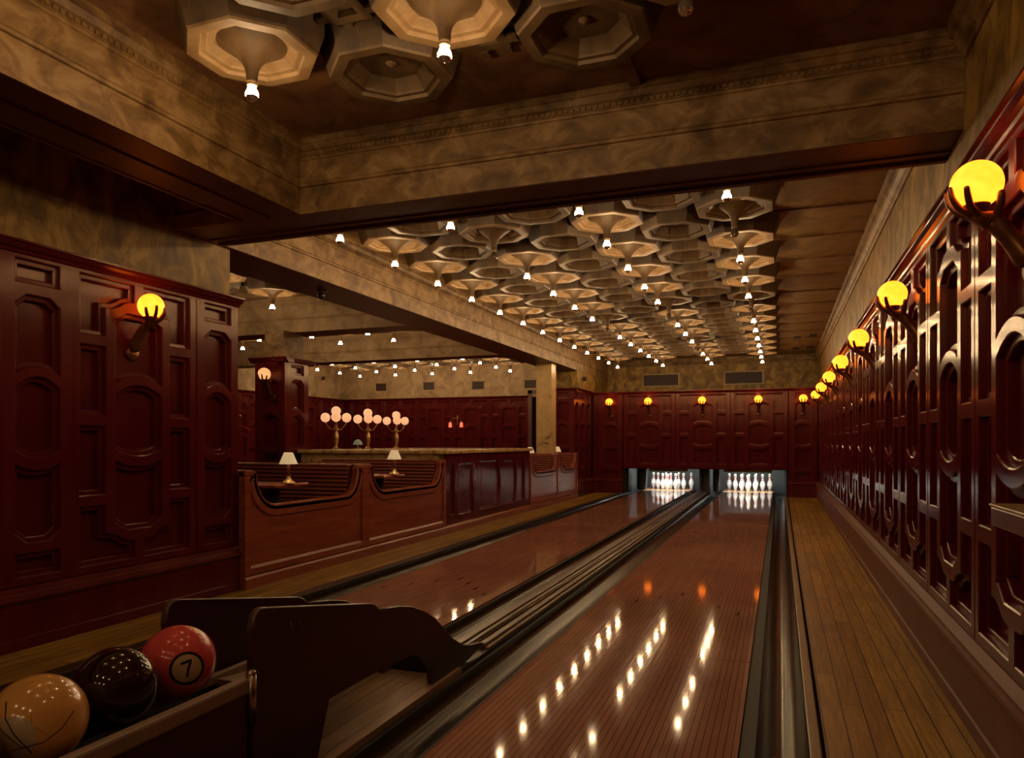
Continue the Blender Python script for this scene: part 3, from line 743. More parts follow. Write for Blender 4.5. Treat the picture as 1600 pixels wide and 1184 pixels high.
def booth_front(y0, y1, label, group):
    t = thing('booth_partition', label, 'booth partition', (0, 0, 0), 0, group)
    top = cut_profile(y0, y1)
    poly = [(y0, 0.0), (y1, 0.0)] + top[::-1]
    q = MB(); q.prism(poly, 'x', XF - 0.045, XF)
    q.build('board', 'cherry', t)
    # rounded cap rail following the cut, standing proud
    q = MB()
    rs = []
    for (y, z) in top:
        rs.append((y, z))
    pr = [(XF - 0.06, -0.03), (XF - 0.06, 0.008), (XF - 0.045, 0.016), (XF + 0.004, 0.016), (XF + 0.018, 0.008), (XF + 0.018, -0.03)]
    rings = []
    for i, (y, z) in enumerate(top):
        p0 = Vector(top[max(i - 1, 0)]); p1 = Vector(top[min(i + 1, len(top) - 1)])
        d = (p1 - p0).normalized(); nrm = Vector((-d.y, d.x))
        rings.append([(a, y + nrm.x * b_, z + nrm.y * b_) for a, b_ in pr])
    q.rings(rings, True, False, True, True)
    q.build('cap_rail', 'cherry', t, bevel=0.003)
    # moulded frame: stiles, rails, following band
    q = MB()
    band = []
    for i, (y, z) in enumerate(top[2:-2]):
        j = i + 2
        p0 = Vector(top[j - 1]); p1 = Vector(top[j + 1]); d = (p1 - p0).normalized(); nrm = Vector((-d.y, d.x))
        band.append((y - nrm.x * 0.085, z - nrm.y * 0.085))
    w = 0.016
    rings = []
    for i, (y, z) in enumerate(band):
        p0 = Vector(band[max(i - 1, 0)]); p1 = Vector(band[min(i + 1, len(band) - 1)]); d = (p1 - p0).normalized(); nrm = Vector((-d.y, d.x))
        up = (top[2:-2][i][0], top[2:-2][i][1])
        rings.append([(XF, y, z), (XF + 0.018, y + nrm.x * 0.009, z + nrm.y * 0.009), (XF + 0.018, up[0], up[1]), (XF, up[0], up[1])])
    q.rings(rings, True, False, True, True)
    yl = band[0][0]; yr = band[-1][0]; zl = band[0][1]; zr = band[-1][1]
    q.box(XF, XF + 0.018, y0, yl, 0.10, 0.88); q.box(XF, XF + 0.018, yr, y1, 0.10, 0.88)
    q.prism([(XF, 0.10), (XF + 0.018, 0.10), (XF + 0.018, 0.150), (XF, 0.172)], 'y', yl, yr)
    q.build('frame', 'cherry', t, bevel=0.004)
    q = MB(); q.prism([(XF, 0.0), (XF + 0.026, 0.0), (XF + 0.026, 0.075), (XF + 0.016, 0.09), (XF, 0.10)], 'y', y0, y1)
    q.build('plinth', 'cherry', t)
    return t
booth_front(YF[0], YF[1], 'curved cherry wood booth front nearest the camera, beside the maroon panelled wall', 'booth fronts')
booth_front(YF[1], YF[2], 'curved cherry wood booth front second from the panelled wall, beside the bar end', 'booth fronts')
booth_front(YF[3], YF[4], 'curved booth front just beyond the bar end, catching pale pin light', 'booth fronts')
booth_front(YF[4], YF[5] - 0.28, 'furthest curved booth front, against the far panelled return wall', 'booth fronts')
def bench(yb, facing, x0, x1, label, group, dp=0.5):
    """slatted bench; yb back plane; facing -1 looks at the camera"""
    t = thing('booth_bench', label, 'bench', (0, 0, 0), 0, group)
    q = MB(); n = 12
    for k in range(n):
        u = k / (n - 1)
        z = 0.875 - 0.44 * u
        y = yb + facing * (0.02 + 0.10 * u ** 1.5)
        q.box(x0, x1, min(y, y + facing * 0.02), max(y, y + facing * 0.02), z - 0.013, z + 0.013)
    q.build('back_slats', 'slat_wood', t, bevel=0.004)
    q = MB()
    for k in range(int((dp - 0.13) / 0.045)):
        y = yb + facing * (0.15 + 0.045 * k)
        q.box(x0, x1, y - 0.018, y + 0.018, 0.425, 0.445)
    q.build('seat_slats', 'slat_wood', t, bevel=0.004)
    q = MB(); q.box(x0, x1, yb - 0.02, yb + 0.02, 0, 0.895); q.box(x0, x1, min(yb, yb + facing * dp), max(yb, yb + facing * dp), 0, 0.42)
    q.build('bench_body', 'cherry_dark', t)
    q = MB(); q.box(x0, x1, yb - 0.035, yb + 0.035, 0.895, 0.915); q.build('top_rail', 'slat_wood', t, bevel=0.006)
    for xx in (x0 + 0.02,):
        q = MB(); yy = sorted((yb, yb + facing * dp))
        q.prism([(yb, 0), (yb + facing * dp, 0), (yb + facing * dp, 0.5), (yb + facing * 0.25, 0.56), (yb + facing * 0.09, 0.90), (yb, 0.90)], 'x', xx - 0.02, xx + 0.02)
        q.build('bench_end', 'cherry', t, bevel=0.005)
    return t
bx0, bx1 = -5.55, -3.925
def table_and_lamp(yc, n_, lx, ly, hw=0.27):
    t = thing('booth_table', 'wooden booth table on a black pedestal in the ' + n_, 'table', (0, 0, 0), 0, 'booth tables')
    q = MB(); q.box(-5.35, -4.02, yc - hw, yc + hw, 0.735, 0.765); q.build('tabletop', 'cherry', t, bevel=0.008)
    for xx in (-4.25, -5.1):
        q = MB(); q.lathe([(0.12, 0), (0.12, 0.02), (0.05, 0.05), (0.045, 0.3), (0.055, 0.40), (0.045, 0.44), (0.07, 0.55), (0.075, 0.68), (0.075, 0.735)], 16, (xx, yc, 0)); q.build('pedestal', 'black_rubber', t)
    l = thing('table_lamp', 'small table lamp with a pleated cream shade on the table in the ' + n_, 'table lamp', (lx, ly, 0.765), 0, 'table lamps in the booths')
    q = MB(); q.lathe([(0.06, 0), (0.062, 0.008), (0.055, 0.018), (0.036, 0.03), (0.024, 0.045), (0.018, 0.06), (0.018, 0.07)], 12, cap0=True); q.build('base', 'brass_cream', l)
    q = MB(); q.lathe([(0.016, 0.068), (0.017, 0.10), (0.015, 0.17), (0.012, 0.18)], 10, cap1=True); q.build('stem', 'cherry_dark', l)
    q = MB()
    rs = []
    for r, z in ((0.078, 0.175), (0.036, 0.275)):
        rs.append([((r + (0.0022 if k % 2 else -0.0022)) * math.cos(2 * PI * k / 40), (r + (0.0022 if k % 2 else -0.0022)) * math.sin(2 * PI * k / 40), z) for k in range(40)])
    q.rings(rs); q.build('shade', 'shade_cream', l)
    q = MB(); q.sphere((0, 0, 0.235), 0.014, 10, 8); q.build('bulb', 'shade_bulb', l)
principled('brass_cream', (0.6, 0.45, 0.22), 0.25, 0.5)
names = ['nearest booth', 'second booth', 'third booth', 'furthest booth']
spots = [(YF[0], YF[1]), (YF[1], YF[2]), (YF[3], YF[4]), (YF[4], YF[5] - 0.28)]
lam = [(-4.04, 5.31), (-4.03, 7.16), (-4.08, 12.0), (-4.08, 13.52)]
for i, (a, b_) in enumerate(spots):
    dp = 0.5 if i < 2 else 0.30
    a2 = a + 0.06 if i < 3 else 13.31
    b2 = b_ - (0.17 if i % 2 == 0 else 0.12)
    bench(a2, 1, bx0, bx1, 'slatted bench of the ' + names[i] + ', back towards the camera', 'booth benches', dp)
    bench(b2, -1, bx0, bx1, 'slatted bench of the ' + names[i] + ', seat facing the camera', 'booth benches', dp)
    yc = (a2 + b2) / 2
    table_and_lamp(yc, names[i], lam[i][0], min(max(lam[i][1], yc - 0.1), yc + 0.1), 0.24 if i < 2 else 0.13)

# ------------------------------------------------------------------ bar counter
bar = thing('bar_counter', 'long bar counter with a veined marble top and arched maroon end panels', 'bar', (0, 0, 0))
ya, yb_ = YF[2] + 0.005, YF[3] - 0.005
q = MB(); q.box(-5.93, XF - 0.03, ya + 0.05, yb_, 0, 0.985); q.build('body', 'cherry_dark', bar)
q = MB(); q.box(-5.97, XF - 0.03, ya - 0.0, ya + 0.05, 0.86, 0.985); q.build('marble_fascia', 'marble', bar)
q = MB(); q.box(-5.97, XF - 0.03, ya - 0.0, ya + 0.05, 0.0, 0.86); q.build('front_board', 'cherry_dark', bar)
q = MB(); q.box(-6.0, XF + 0.045, ya - 0.05, yb_ + 0.02, 0.985, 1.03); q.build('marble_top', 'marble', bar, bevel=0.008)
# end panelling on X=XF facing the lanes, arched panels
def bar_panel():
    L = yb_ - ya
    def px_(u):
        t = (u - 800) / 1137.0; s_, c_ = math.sin(YAW), math.cos(YAW)
        return XF * (c_ + t * s_) / (t * c_ - s_) - ya
    ops = []
    def P(u0, u1, z0, z1, bl=0.0, br=0.0):
        y0, y1 = px_(u0), px_(u1); n = 8
        r = [(y1 + br * (1 - (2 * k / n - 1) ** 2), z0 + (z1 - z0) * k / n) for k in range(n + 1)]
        l_ = [(y0 - bl * (1 - (2 * k / n - 1) ** 2), z1 - (z1 - z0) * k / n) for k in range(n + 1)]
        return l_[::-1][::-1] + r if False else r + l_
    ops.append(P(702, 711, 0.22, 0.86))
    ops.append(P(717, 742, 0.2, 0.86, -0.0, -0.05))
    ops.append(P(750, 778, 0.2, 0.88, 0.03, 0.11))
    ops.append(P(788, 806, 0.2, 0.86, -0.03, 0.06))
    ops.append(P(813, 820, 0.2, 0.86))
    q = MB()
    outer = [(0, 0.0), (L, 0.0), (L, 0.985), (0, 0.985)]
    ops = [ccw(p) for p in ops]
    loops = [outer] + ops
    ids = [q.pt((XF, ya + y, z)) for Lp in loops for y, z in Lp]
    for t in tessellate_polygon([[Vector((y, z, 0)) for y, z in Lp] for Lp in loops]): q.face([ids[j] for j in t])
    for Pp in ops:
        rs = [[(XF - dy, ya + y, z) for y, z in inset(Pp, di)] for di, dy in [(0, 0), (0.004, 0.004), (0.008, 0.018), (0.03, 0.019), (0.036, 0.028)]]
        rid = q.rings(rs)
        for t in tessellate_polygon([[Vector((p[1], p[2], 0)) for p in rs[-1]]]): q.face([rid[-1][j] for j in t])
    q.build('arched_end_panel', 'lacquer', bar)
bar_panel()
q = MB(); q.prism([(XF, 0.0), (XF + 0.026, 0.0), (XF + 0.026, 0.075), (XF + 0.016, 0.09), (XF, 0.10)], 'y', ya, yb_); q.build('plinth', 'cherry', bar)

def candelabra(x, y, label, rot):
    t = thing('candelabra_lamp', label, 'table lamp', (x, y, 1.03), rot, 'globe candelabra on the bar')
    q = MB(); q.lathe([(0.05, 0), (0.052, 0.01), (0.03, 0.02), (0.022, 0.035), (0.018, 0.05), (0.03, 0.08), (0.042, 0.13), (0.04, 0.19), (0.024, 0.235), (0.02, 0.25), (0.036, 0.27), (0.036, 0.285), (0.014, 0.30), (0.010, 0.36), (0.009, 0.475)], 16, cap0=True); q.build('urn_stem', 'brass', t)
    for k in range(3):
        a = k * 2 * PI / 3 - 0.98
        dx, dy = math.cos(a), math.sin(a)
        q = MB(); pts = []
        for j in range(9):
            u = j / 8; r = 0.17 * u; z = 0.35 - 0.085 * math.sin(PI * (u ** 0.8)) * 1.0 + 0.03 * u
            pts.append((dx * r, dy * r, z))
        q.tube(pts, 0.006, 6); q.build('arm', 'brass', t)
        q = MB(); q.sphere((dx * 0.17, dy * 0.17, 0.45), 0.067, 20, 12); q.build('globe', 'globe_peach', t)
    q = MB(); q.sphere((0, 0, 0.54), 0.067, 20, 12); q.build('globe', 'globe_peach', t)
candelabra(-5.9, 8.82, 'brass lamp with four peach globes on the bar, leftmost of three', 0)
candelabra(-5.87, 9.62, 'brass lamp with four peach globes on the bar, middle of three', 0)
candelabra(-5.93, 10.6, 'brass lamp with four peach globes on the bar, rightmost of three', 0)
gl = thing('desk_lamp', 'small green striped glass lamp standing on the bar', 'table lamp', (-5.75, 9.15, 1.03))
q = MB(); q.lathe([(0.05, 0), (0.05, 0.01), (0.012, 0.02), (0.009, 0.075)], 12, cap0=True); q.build('base', 'brass', gl)
q = MB(); q.lathe([(0.068, 0.062), (0.064, 0.085), (0.048, 0.115), (0.02, 0.135), (0.002, 0.14)], 20); q.build('shade', 'green_glass', gl)

# wall lamps with red tulips
def red_sconce(x, y, z, label):
    t = thing('tulip_sconce', label, 'wall lamp', (x, y, z), 0, 'red tulip wall lamps')
    q = MB(); q.lathe([(0.001, -0.12), (0.015, -0.10), (0.02, -0.02), (0.03, 0.02), (0.012, 0.05), (0.018, 0.09), (0.001, 0.12)], 10, (0, -0.03, 0.05)); q.build('back_plate', 'brass', t)
    for s_ in (-1, 1):
        q = MB(); q.tube([(0, -0.04, 0.05), (s_ * 0.05, -0.09, 0.10), (s_ * 0.11, -0.12, 0.09), (s_ * 0.15, -0.13, 0.0)], 0.008, 6); q.build('arm', 'brass', t)
        q = MB(); q.lathe([(0.012, 0.0), (0.03, -0.02), (0.04, -0.06), (0.038, -0.1), (0.044, -0.13)], 12, (s_ * 0.15, -0.13, 0.0)); q.build('tulip_shade', 'tulip_red', t)
red_sconce(-7.45, YBB + 0.0, 1.62, 'brass wall lamp with two red tulip shades on the bar back wall')
red_sconce(-4.52, YBB + 0.24, 1.62, 'brass wall lamp with red tulip shades in the passage behind the marble pier')

# floor-standing brass fitting seen at the end of the left wall
fl = thing('brass_stand', 'tall brass stand with knobs and slanting rods, half hidden by the left wall end', 'lamp stand', (-6.35, 7.2, 0))
q = MB(); q.tube([(-0.10, 0, 0), (-0.045, 0, 0.9), (0.10, 0, 1.36)], 0.010, 6); q.build('pole', 'brass', fl)
q = MB(); q.tube([(-0.16, 0, 0), (-0.08, 0, 0.9), (0.06, 0, 1.36)], 0.010, 6); q.build('pole', 'brass', fl)
for (dx, dz) in ((0.09, 1.50), (0.02, 1.40), (0.16, 1.45), (0.08, 1.40), (0.09, 1.44)):
    q = MB(); q.sphere((dx, 0, dz), 0.022, 10, 8); q.build('knob', 'brass', fl)
q = MB(); q.tube([(0.09, 0, 1.36), (0.09, 0, 1.58)], 0.008, 6); q.build('finial', 'brass', fl)
q = MB(); q.lathe([(0.10, 0), (0.10, 0.02), (0.02, 0.04)], 16, (-0.13, 0, 0)); q.build('foot', 'brass', fl)
q = MB(); q.tube([(0.08, 0, 1.34), (0.22, 0, 1.32), (0.3, 0, 1.28)], 0.007, 6); q.build('red_arm', 'pin_red', fl)

# ------------------------------------------------------------------ vents, cameras, small fittings
def vent(xc, y, zc, w, h, label, group):
    t = thing('wall_vent', label, 'air vent', (xc, y, zc), 0, group)
    q = MB(); e = 0.03
    q.box(-w / 2 - e, w / 2 + e, -0.012, 0, h / 2, h / 2 + e); q.box(-w / 2 - e, w / 2 + e, -0.012, 0, -h / 2 - e, -h / 2)
    q.box(-w / 2 - e, -w / 2, -0.012, 0, -h / 2, h / 2); q.box(w / 2, w / 2 + e, -0.012, 0, -h / 2, h / 2)
    q.build('frame', 'plaster_pale', t, bevel=0.004)
    q = MB(); q.box(-w / 2, w / 2, -0.002, 0.0, -h / 2, h / 2); q.build('backing', 'dark_void', t)
    q = MB(); st = 0.035; n = int((w + h) / st)
    for k in range(n):
        for sg in (1, -1):
            # diagonal lattice strips clipped to the rectangle
            c_ = -(w + h) / 2 + (k + 0.5) * st
            pts = []
            x0 = max(-w / 2, c_ - h / 2); x1 = min(w / 2, c_ + h / 2)
            if x1 - x0 < 0.01: continue
            z0, z1 = (x0 - c_) * sg, (x1 - c_) * sg
            q.poly([(x0 - 0.003, -0.005, z0), (x0 + 0.003, -0.005, z0), (x1 + 0.003, -0.005, z1), (x1 - 0.003, -0.005, z1)])
    q.build('grille', 'soffit_maroon', t)
    return t
def backx(u, v, Y):
    t = (u - 800) / 1137.0; s_, c_ = math.sin(YAW), math.cos(YAW); d = Y / (c_ + t * s_)
    return (t * c_ - s_) * d, H + (690 - v) / 1137.0 * d
for (u, v, l) in ((1032.5, 594, 'left of two over the pins'), (1162, 590, 'right of two over the pins')):
    x, z = backx(u, v, YW); vent(x, YW, z, 0.80, 0.25, 'wide latticed air vent high on the plaster back wall, ' + l, 'wide vents over the pins')
for (u, v, l) in ((595.5, 605, 'leftmost of four'), (670, 603, 'second of four'), (747, 602, 'third of four'), (829, 600, 'rightmost, half behind the marble pier')):
    x, z = backx(u, v, YBB); vent(x, YBB, z, 0.30, 0.19, 'small square latticed vent on the bar room wall, ' + l, 'small vents over the bar')
def cctv(x, y, z, label, down=True):
    t = thing('security_camera', label, 'security camera', (x, y, z), 0, 'security cameras')
    q = MB(); q.lathe([(0.001, 0), (0.045, 0), (0.045, -0.018), (0.03, -0.03), (0.001, -0.03)], 16); q.build('mount', 'plaster_medallion_shaded', t)
    q = MB(); q.sphere((0, -0.01, -0.05), 0.038, 16, 10); q.build('lens_ball', 'black_gloss', t)
cctv(-4.16, 5.98, ZBM - 0.003, 'black dome camera under the left beam beside the lanes')
cctv(-3.84, 14.9, 2.50, 'small black camera at the far end of the left beam, near the back wall')
cctv(BX + 0.06, 15.53, 2.77, 'small black camera high on the bar room wall')
sp = thing('sprinkler', 'small dark sprinkler head on the soffit above the left wall', 'sprinkler', (-3.24, 2.16, ZBM - 0.006))
q = MB(); q.lathe([(0.03, 0), (0.032, -0.005), (0.02, -0.012), (0.008, -0.014), (0.007, -0.03), (0.001, -0.03)], 12); q.build('body', 'black_gloss', sp)
q = MB(); q.lathe([(0.001, -0.034), (0.018, -0.034), (0.018, -0.037), (0.001, -0.037)], 10); q.build('deflector', 'steel', sp)
for i, (u, v) in enumerate(((1246, 527), (1270, 524), (1243, 544), (1266, 542))):
    t_ = (u - 800) / 1137.0; s_, c_ = math.sin(YAW), math.cos(YAW); d = (ZC - H) * 1137.0 / (690 - v)
    q = MB(); X_, Y_ = (t_ * c_ - s_) * d, (c_ + t_ * s_) * d
    q.box(X_ - 0.06, X_ + 0.06, Y_ - 0.16, Y_ + 0.16, ZC - 0.012, ZC - 0.001)
    tag(q.build('ceiling_slot', 'dark_void'), 'dark rectangular slot in the ceiling near the back right corner, ' + ['front left', 'front right', 'back left', 'back right'][i] + ' of four', 'ceiling slot', 'dark ceiling slots')
q = MB(); x, z = backx(831, 668, YBB + 0.2); q.box(x - 0.07, x + 0.07, YBB + 0.2, YBB + 0.24, z - 0.06, z + 0.06)
tag(q.build('wall_plate', 'black_gloss', bevel=0.004), 'small black square plate on the passage wall left of the marble pier', 'wall plate')

# ------------------------------------------------------------------ pin decks
def pin_mesh():
    q = MB()
    P = [(0.0, 0.0), (0.0258, 0.0), (0.029, 0.008), (0.036, 0.03), (0.045, 0.06), (0.0555, 0.095), (0.0605, 0.115), (0.0585, 0.14), (0.052, 0.17), (0.040, 0.20), (0.0295, 0.225), (0.0245, 0.243), (0.0235, 0.255), (0.0235, 0.27), (0.0245, 0.285), (0.0285, 0.31), (0.0322, 0.34), (0.0305, 0.358), (0.024, 0.372), (0.012, 0.380), (0.0005, 0.381)]
    for a, b_ in zip(P, P[1:]):
        red = (a[1] >= 0.224 and b[1] if False else False)
        zz = (a[1] + b_[1]) / 2
        mi = 1 if (0.225 <= zz <= 0.2445) or (0.27 <= zz <= 0.286) else 0
        q.lathe([(max(a[0], 1e-4), a[1]), (max(b_[0], 1e-4), b_[1])], 20, mi=mi)
    me = q.mesh('bowling_pin', ['pin_white', 'pin_red'])
    bm = bmesh.new(); bm.from_mesh(me); bmesh.ops.remove_doubles(bm, verts=bm.verts, dist=1e-5); bm.to_mesh(me); bm.free()
    for p in me.polygons: p.use_smooth = True
    return me
ME_PIN = pin_mesh()
rows = [['the head pin'], ['second row left', 'second row right'], ['third row left', 'third row middle', 'third row right'], ['back row far left', 'back row inner left', 'back row inner right', 'back row far right']]
for cx, ln in ((-0.676, 'right lane'), (-2.485, 'left lane')):
    for r in range(4):
        for c_ in range(r + 1):
            o = link('bowling_pin', ME_PIN); o.location = (cx + (c_ - r / 2) * 0.3048, 17.44 + 0.264 * r, 0.001)
            tag(o, 'white bowling pin with red neck stripes on the ' + ln + ', ' + rows[r][c_], 'bowling pin', 'pins on the ' + ln)
for cx, ln in ((-0.676, 'right'), (-2.485, 'left')):
    t = thing('pin_deck', 'dark recessed pin deck housing with slate curtain behind the ' + ln + ' lane pins', 'pin deck', (cx, 0, 0), 0, 'pin deck housings')
    q = MB(); q.box(-0.53, 0.53, 17.22, 17.36, 0.0002, 0.003); q.build('deck_strip', 'deck_yellow', t)
    q = MB(); q.box(-0.79, 0.79, 18.75, 18.8, -0.15, 0.95); q.build('curtain', 'curtain_slate', t)
    for sg in (-1, 1):
        q = MB(); q.box(sg * 0.825 - 0.025, sg * 0.825 + 0.025, 16.75, 18.8, -0.14, 0.9); q.build('kickback', 'machine_grey', t)
    gr_ = 0.12 if ln == 'left' else 0.075
    q = MB(); q.lathe([(gr_ * 0.9, 0.02), (gr_, 0.1), (gr_, 0.56)], 14, (-0.53 if ln == 'left' else -0.66, 17.0, 0)); q.build('guard_post', 'machine_grey', t)
    q = MB(); q.box(-0.36 if ln == 'left' else -0.5, 0.52, 16.98, 17.0, 0.455, 0.53); q.box(-0.62, 0.62, 17.0, 17.01, 0.52, 0.9); q.build('light_baffle', 'deck_yellow', t)
    q = MB(); q.tube([(-0.6, 17.06, 0.70), (0.6, 17.06, 0.70)], 0.02, 10); q.build('light_tube', 'pin_tube', t)
    q = MB(); q.box(-0.76, 0.76, 18.45, 18.75, -0.16, -0.10); q.build('pit_floor', 'dark_void', t)
wall('ceiling', -3.5, 0.4, 16.9, 18.9, 0.95, 1.0, 'dark_void')
wall('wall_back', -3.5, 0.4, 18.82, 18.9, -0.15, 0.95, 'dark_void')
# metal post faces framing the opening
for (x, l) in ((-3.225, 'left end of the pin opening'), (0.142, 'right end of the pin opening')):
    q = MB(); q.box(x - 0.018, x + 0.018, 16.06, 16.1, 0.0, 0.54); q.box(x - 0.012, x + 0.012, 16.05, 16.06, 0.1, 0.14); q.box(x - 0.012, x + 0.012, 16.05, 16.06, 0.36, 0.40)
    tag(q.build('metal_post', 'steel', bevel=0.003), 'bare steel upright at the ' + l, 'metal post', 'steel uprights')
q = MB(); q.box(-1.62, -1.54, 16.9, 16.95, 0.0, 0.5)
for k in range(4): q.box(-1.63 + 0.025 * k, -1.612 + 0.025 * k, 16.87, 16.9, 0.02, 0.18 - 0.03 * (k % 2))
tag(q.build('pinsetter_mechanism', 'machine_grey'), 'dark machinery between the two pin decks', 'machinery')

# ------------------------------------------------------------------ ball return
br = thing('ball_return', 'dark maroon ball return with curved hood panels at lower left', 'ball return', (0, 0, 0))
def smooth_corner(pts, idx, r, n=6):
    p = [Vector(a) for a in pts]; out = []
    for i, c_ in enumerate(p):
        if i in idx:
            a = (p[i - 1] - c_).normalized(); b_ = (p[(i + 1) % len(p)] - c_).normalized()
            s0, s1 = c_ + a * r, c_ + b_ * r
            for k in range(n + 1):
                t = k / n; out.append(tuple(s0 * (1 - t) ** 2 + c_ * 2 * t * (1 - t) + s1 * t ** 2))
        else: out.append(tuple(c_))
    return out
side = [(1.80, 0.016), (1.805, 0.55), (1.815, 0.624), (2.52, 0.492), (2.545, 0.46), (2.62, 0.452), (2.72, 0.438), (2.82, 0.415), (2.95, 0.365), (3.05, 0.312), (3.14, 0.245), (3.25, 0.165), (3.36, 0.108), (3.46, 0.080), (3.60, 0.058), (3.64, 0.045), (3.40, 0.016), (3.02, 0.016),
        (3.0, 0.10), (2.93, 0.17), (2.80, 0.21), (2.66, 0.215), (2.58, 0.20), (2.56, 0.225), (2.20, 0.225), (2.12, 0.016)]
side2 = smooth_corner(side, {2, 3}, 0.045)
side_far = smooth_corner(side[:17], {2, 3}, 0.045)
for x0, nm_ in ((-1.525, 'near'), (-1.865, 'far')):
    q = MB()
    q.prism(side2 if nm_ == 'near' else [p for p in side2 if p[1] > 0.03 and not (p[1] < 0.24 and p[0] < 3.1)][:-1] + [(3.40, 0.016), (1.80, 0.016)] if False else (side2 if nm_ == 'near' else side_far), 'x', x0, x0 + 0.026)
    o = q.build('hood_panel', ['hood_laminate'], br)
# lighter rounded edge strip over the top of each panel
for x0 in (-1.525, -1.865):
    q = MB(); edge = [p for p in side2[1:] if True]
    top = []
    for p in side2[1:40]:
        top.append(p)
        if p[0] > 3.62: break
    rings = []
    for i, (y, z) in enumerate(top):
        p0 = Vector(top[max(i - 1, 0)]); p1 = Vector(top[min(i + 1, len(top) - 1)]); d = (p1 - p0).normalized(); nrm = Vector((-d.y, d.x))
        rings.append([(x0 - 0.001, y - nrm.x * 0.001, z - nrm.y * 0.001), (x0 + 0.002, y + nrm.x * 0.004, z + nrm.y * 0.004), (x0 + 0.024, y + nrm.x * 0.004, z + nrm.y * 0.004), (x0 + 0.027, y - nrm.x * 0.001, z - nrm.y * 0.001)])
    q.rings(rings, True, True, True, True); q.build('edge_band', 'hood_edge', br)
q = MB(); q.box(-1.838, -1.527, 3.16, 3.4, 0.016, 0.11); q.build('ball_tunnel', 'black_rubber', br)
q = MB(); q.box(-1.838, -1.527, 2.25, 2.6, 0.26, 0.30); q.build('lift_plate', 'black_rubber', br)
q = MB(); q.box(-1.535, -1.498, -1.2, 1.79, 0.375, 0.422); q.build('rail', 'grey_wood', br, bevel=0.008)
q = MB(); q.box(-1.875, -1.838, -1.2, 1.79, 0.375, 0.422); q.build('rail', 'grey_wood', br, bevel=0.008)
q = MB(); q.box(-1.53, -1.505, -1.2, 1.78, 0.016, 0.375); q.build('side_board', 'hood_laminate', br)
q = MB(); q.box(-1.87, -1.845, -1.2, 1.78, 0.016, 0.375); q.build('side_board', 'hood_laminate', br)
q = MB(); q.box(-1.845, -1.53, -1.2, 1.95, 0.30, 0.315); q.build('tray', 'black_rubber', br)
for x in (-1.735, -1.60):
    q = MB(); q.box(x - 0.012, x + 0.012, -1.2, 2.45, 0.345, 0.375); q.build('track', 'grey_wood', br, bevel=0.004)
q = MB(); q.prism([(1.9, 0.36), (2.5, 0.30), (2.5, 0.28), (1.9, 0.34)], 'x', -1.80, -1.56); q.build('ramp', 'grey_wood', br)
q = MB(); q.tube([(-1.505, 1.80, 0.43), (-1.505, 1.80, 0.28)], 0.016, 8); q.sphere((-1.505, 1.80, 0.43), 0.016, 10, 6); q.build('hinge', 'steel', br)
q = MB(); q.tube([(-1.498, 1.76, 0.15), (-1.490, 1.76, 0.15)], 0.008, 8); q.build('screw', 'steel', br)
q = MB()
q.tube([(-1.499, 1.98, 0.545), (-1.499, 1.995, 0.495)], 0.0018, 4); q.tube([(-1.499, 2.03, 0.535), (-1.499, 2.05, 0.50)], 0.0018, 4); q.build('scratch', 'hood_edge', br)

# ------------------------------------------------------------------ balls
BR = 0.108
def ball(x, y, label, mat):
    t = thing('bowling_ball', label, 'bowling ball', (x, y, 0.472), 0, 'balls on the ball return')
    q = MB(); q.sphere((0, 0, 0), BR, 64, 40); q.build('ball_shell', mat, t)
    return t
right = Vector((math.cos(YAW), math.sin(YAW), 0))
def cam_frame(t):
    d = (Vector((0, 0, H)) - t.location).normalized()
    r = Vector((0, 0, 1)).cross(d).normalized(); u = d.cross(r).normalized()
    return d, r, u
def on_ball(t, a, b_, rr=1.004):
    """a right, b up in ball radii on the visible face"""
    d, r, u = cam_frame(t); w = math.sqrt(max(0.0, 1 - a * a - b_ * b_))
    return (r * a + u * b_ + d * w) * BR * rr
def ribbon(t, name, mat, pts, w, rr=1.006):
    q = MB()
    L = []; Rr = []
    dens = []
    for i in range(len(pts) - 1):
        for k in range(6):
            u = k / 6; dens.append((pts[i][0] * (1 - u) + pts[i + 1][0] * u, pts[i][1] * (1 - u) + pts[i + 1][1] * u))
    dens.append(pts[-1])
    for i, p in enumerate(dens):
        p0 = Vector(dens[max(i - 1, 0)]); p1 = Vector(dens[min(i + 1, len(dens) - 1)]); d = (p1 - p0).normalized(); n_ = Vector((-d.y, d.x)) * w / 2
        L.append(q.pt(on_ball(t, p[0] + n_.x, p[1] + n_.y, rr))); Rr.append(q.pt(on_ball(t, p[0] - n_.x, p[1] - n_.y, rr)))
    for i in range(len(dens) - 1): q.face((L[i], L[i + 1], Rr[i + 1], Rr[i]), True)
    return q.build(name, mat, t)
def disc(t, name, mat, c, r0, r1, rr=1.003, n=40):
    q = MB()
    ks = [r0 + (r1 - r0) * j / 4 for j in range(5)]
    q.rings([[on_ball(t, c[0] + max(k, 1e-4) * math.cos(2 * PI * j / n), c[1] + max(k, 1e-4) * math.sin(2 * PI * j / n), rr) for j in range(n)] for k in ks], True, True)
    return q.build(name, mat, t)
red = ball(-1.703, 1.712, 'glossy red bowling ball with a black 7 in a cream circle', 'ball_red')
cc = (0.22, -0.20)
disc(red, 'number_disc', 'ball_disc', cc, 0, 0.40)
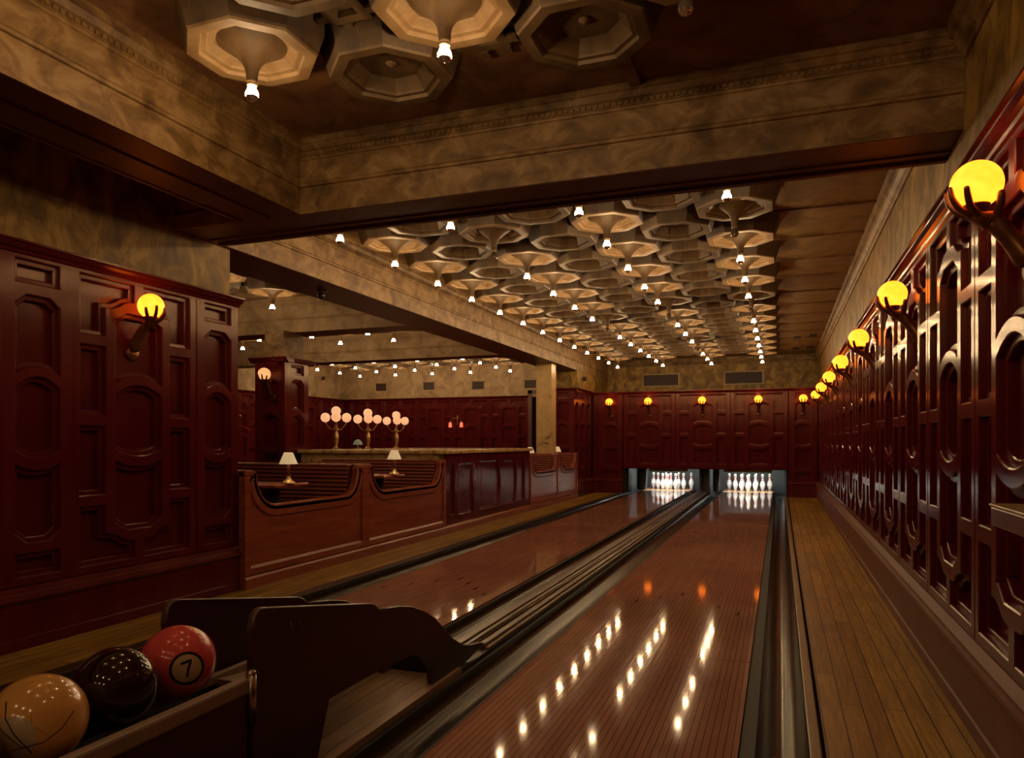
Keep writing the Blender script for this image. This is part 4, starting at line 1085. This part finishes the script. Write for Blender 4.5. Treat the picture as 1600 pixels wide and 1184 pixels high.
disc(red, 'number_ring', 'ball_ink', cc, 0.365, 0.435, 1.0045)
ribbon(red, 'number_seven', 'ball_ink', [(cc[0] - 0.15, cc[1] + 0.13), (cc[0] + 0.10, cc[1] + 0.20), (cc[0] + 0.04, cc[1] + 0.0), (cc[0] + 0.0, cc[1] - 0.22)], 0.065)
blk = ball(-1.68, 1.47, 'glossy black bowling ball with a pale streak, between the red and amber balls', 'ball_black')
ribbon(blk, 'pale_streak', 'ball_cream', [(-0.78, 0.52), (-0.58, 0.72), (-0.36, 0.86)], 0.12, 1.003)
amb = ball(-1.655, 1.234, 'amber and cream cracked bowling ball in front of the black one', 'ball_amber')
disc(amb, 'cream_patch', 'ball_cream', (-0.50, -0.30), 0, 0.48, 1.002)
ribbon(amb, 'crack_mark', 'ball_ink', [(-0.55, 0.5), (-0.56, 0.15), (-0.40, -0.2), (-0.1, -0.62)], 0.022, 1.004)
ribbon(amb, 'crack_mark', 'ball_ink', [(-0.45, -0.5), (0.1, -0.45), (0.42, -0.25), (0.66, 0.08)], 0.018, 1.005)
ribbon(amb, 'crack_mark', 'ball_ink', [(-0.85, 0.35), (-0.6, -0.1), (-0.25, -0.5)], 0.014, 1.005)
ball(-1.65, 1.012, 'cream bowling ball cut off by the left edge of the picture', 'ball_cream')

# ------------------------------------------------------------------ shelf table on the right wall
sh = thing('drink_shelf', 'thick wooden drink shelf jutting out at the right edge, gold-lit top', 'shelf', (0, 0, 0))
q = MB(); q.prism([(0.50, 1.2), (0.50, 2.14), (0.55, 2.12), (0.733, 2.12), (0.733, 1.2)], 'z', 0.925, 0.972); q.build('shelf_slab', 'cherry_dark', sh, bevel=0.004)
q = MB(); q.box(0.497, 0.733, 1.2, 2.145, 0.972, 0.98); q.build('shelf_top', 'cap_gold_wood', sh, bevel=0.003)
# label plate in the right gutter
q = MB(); q.box(-0.128, -0.105, 2.66, 2.76, -0.012, -0.0095); tag(q.build('maker_plate', 'label_gold'), 'tiny gold plate on the flat strip beside the right gutter', 'label plate')
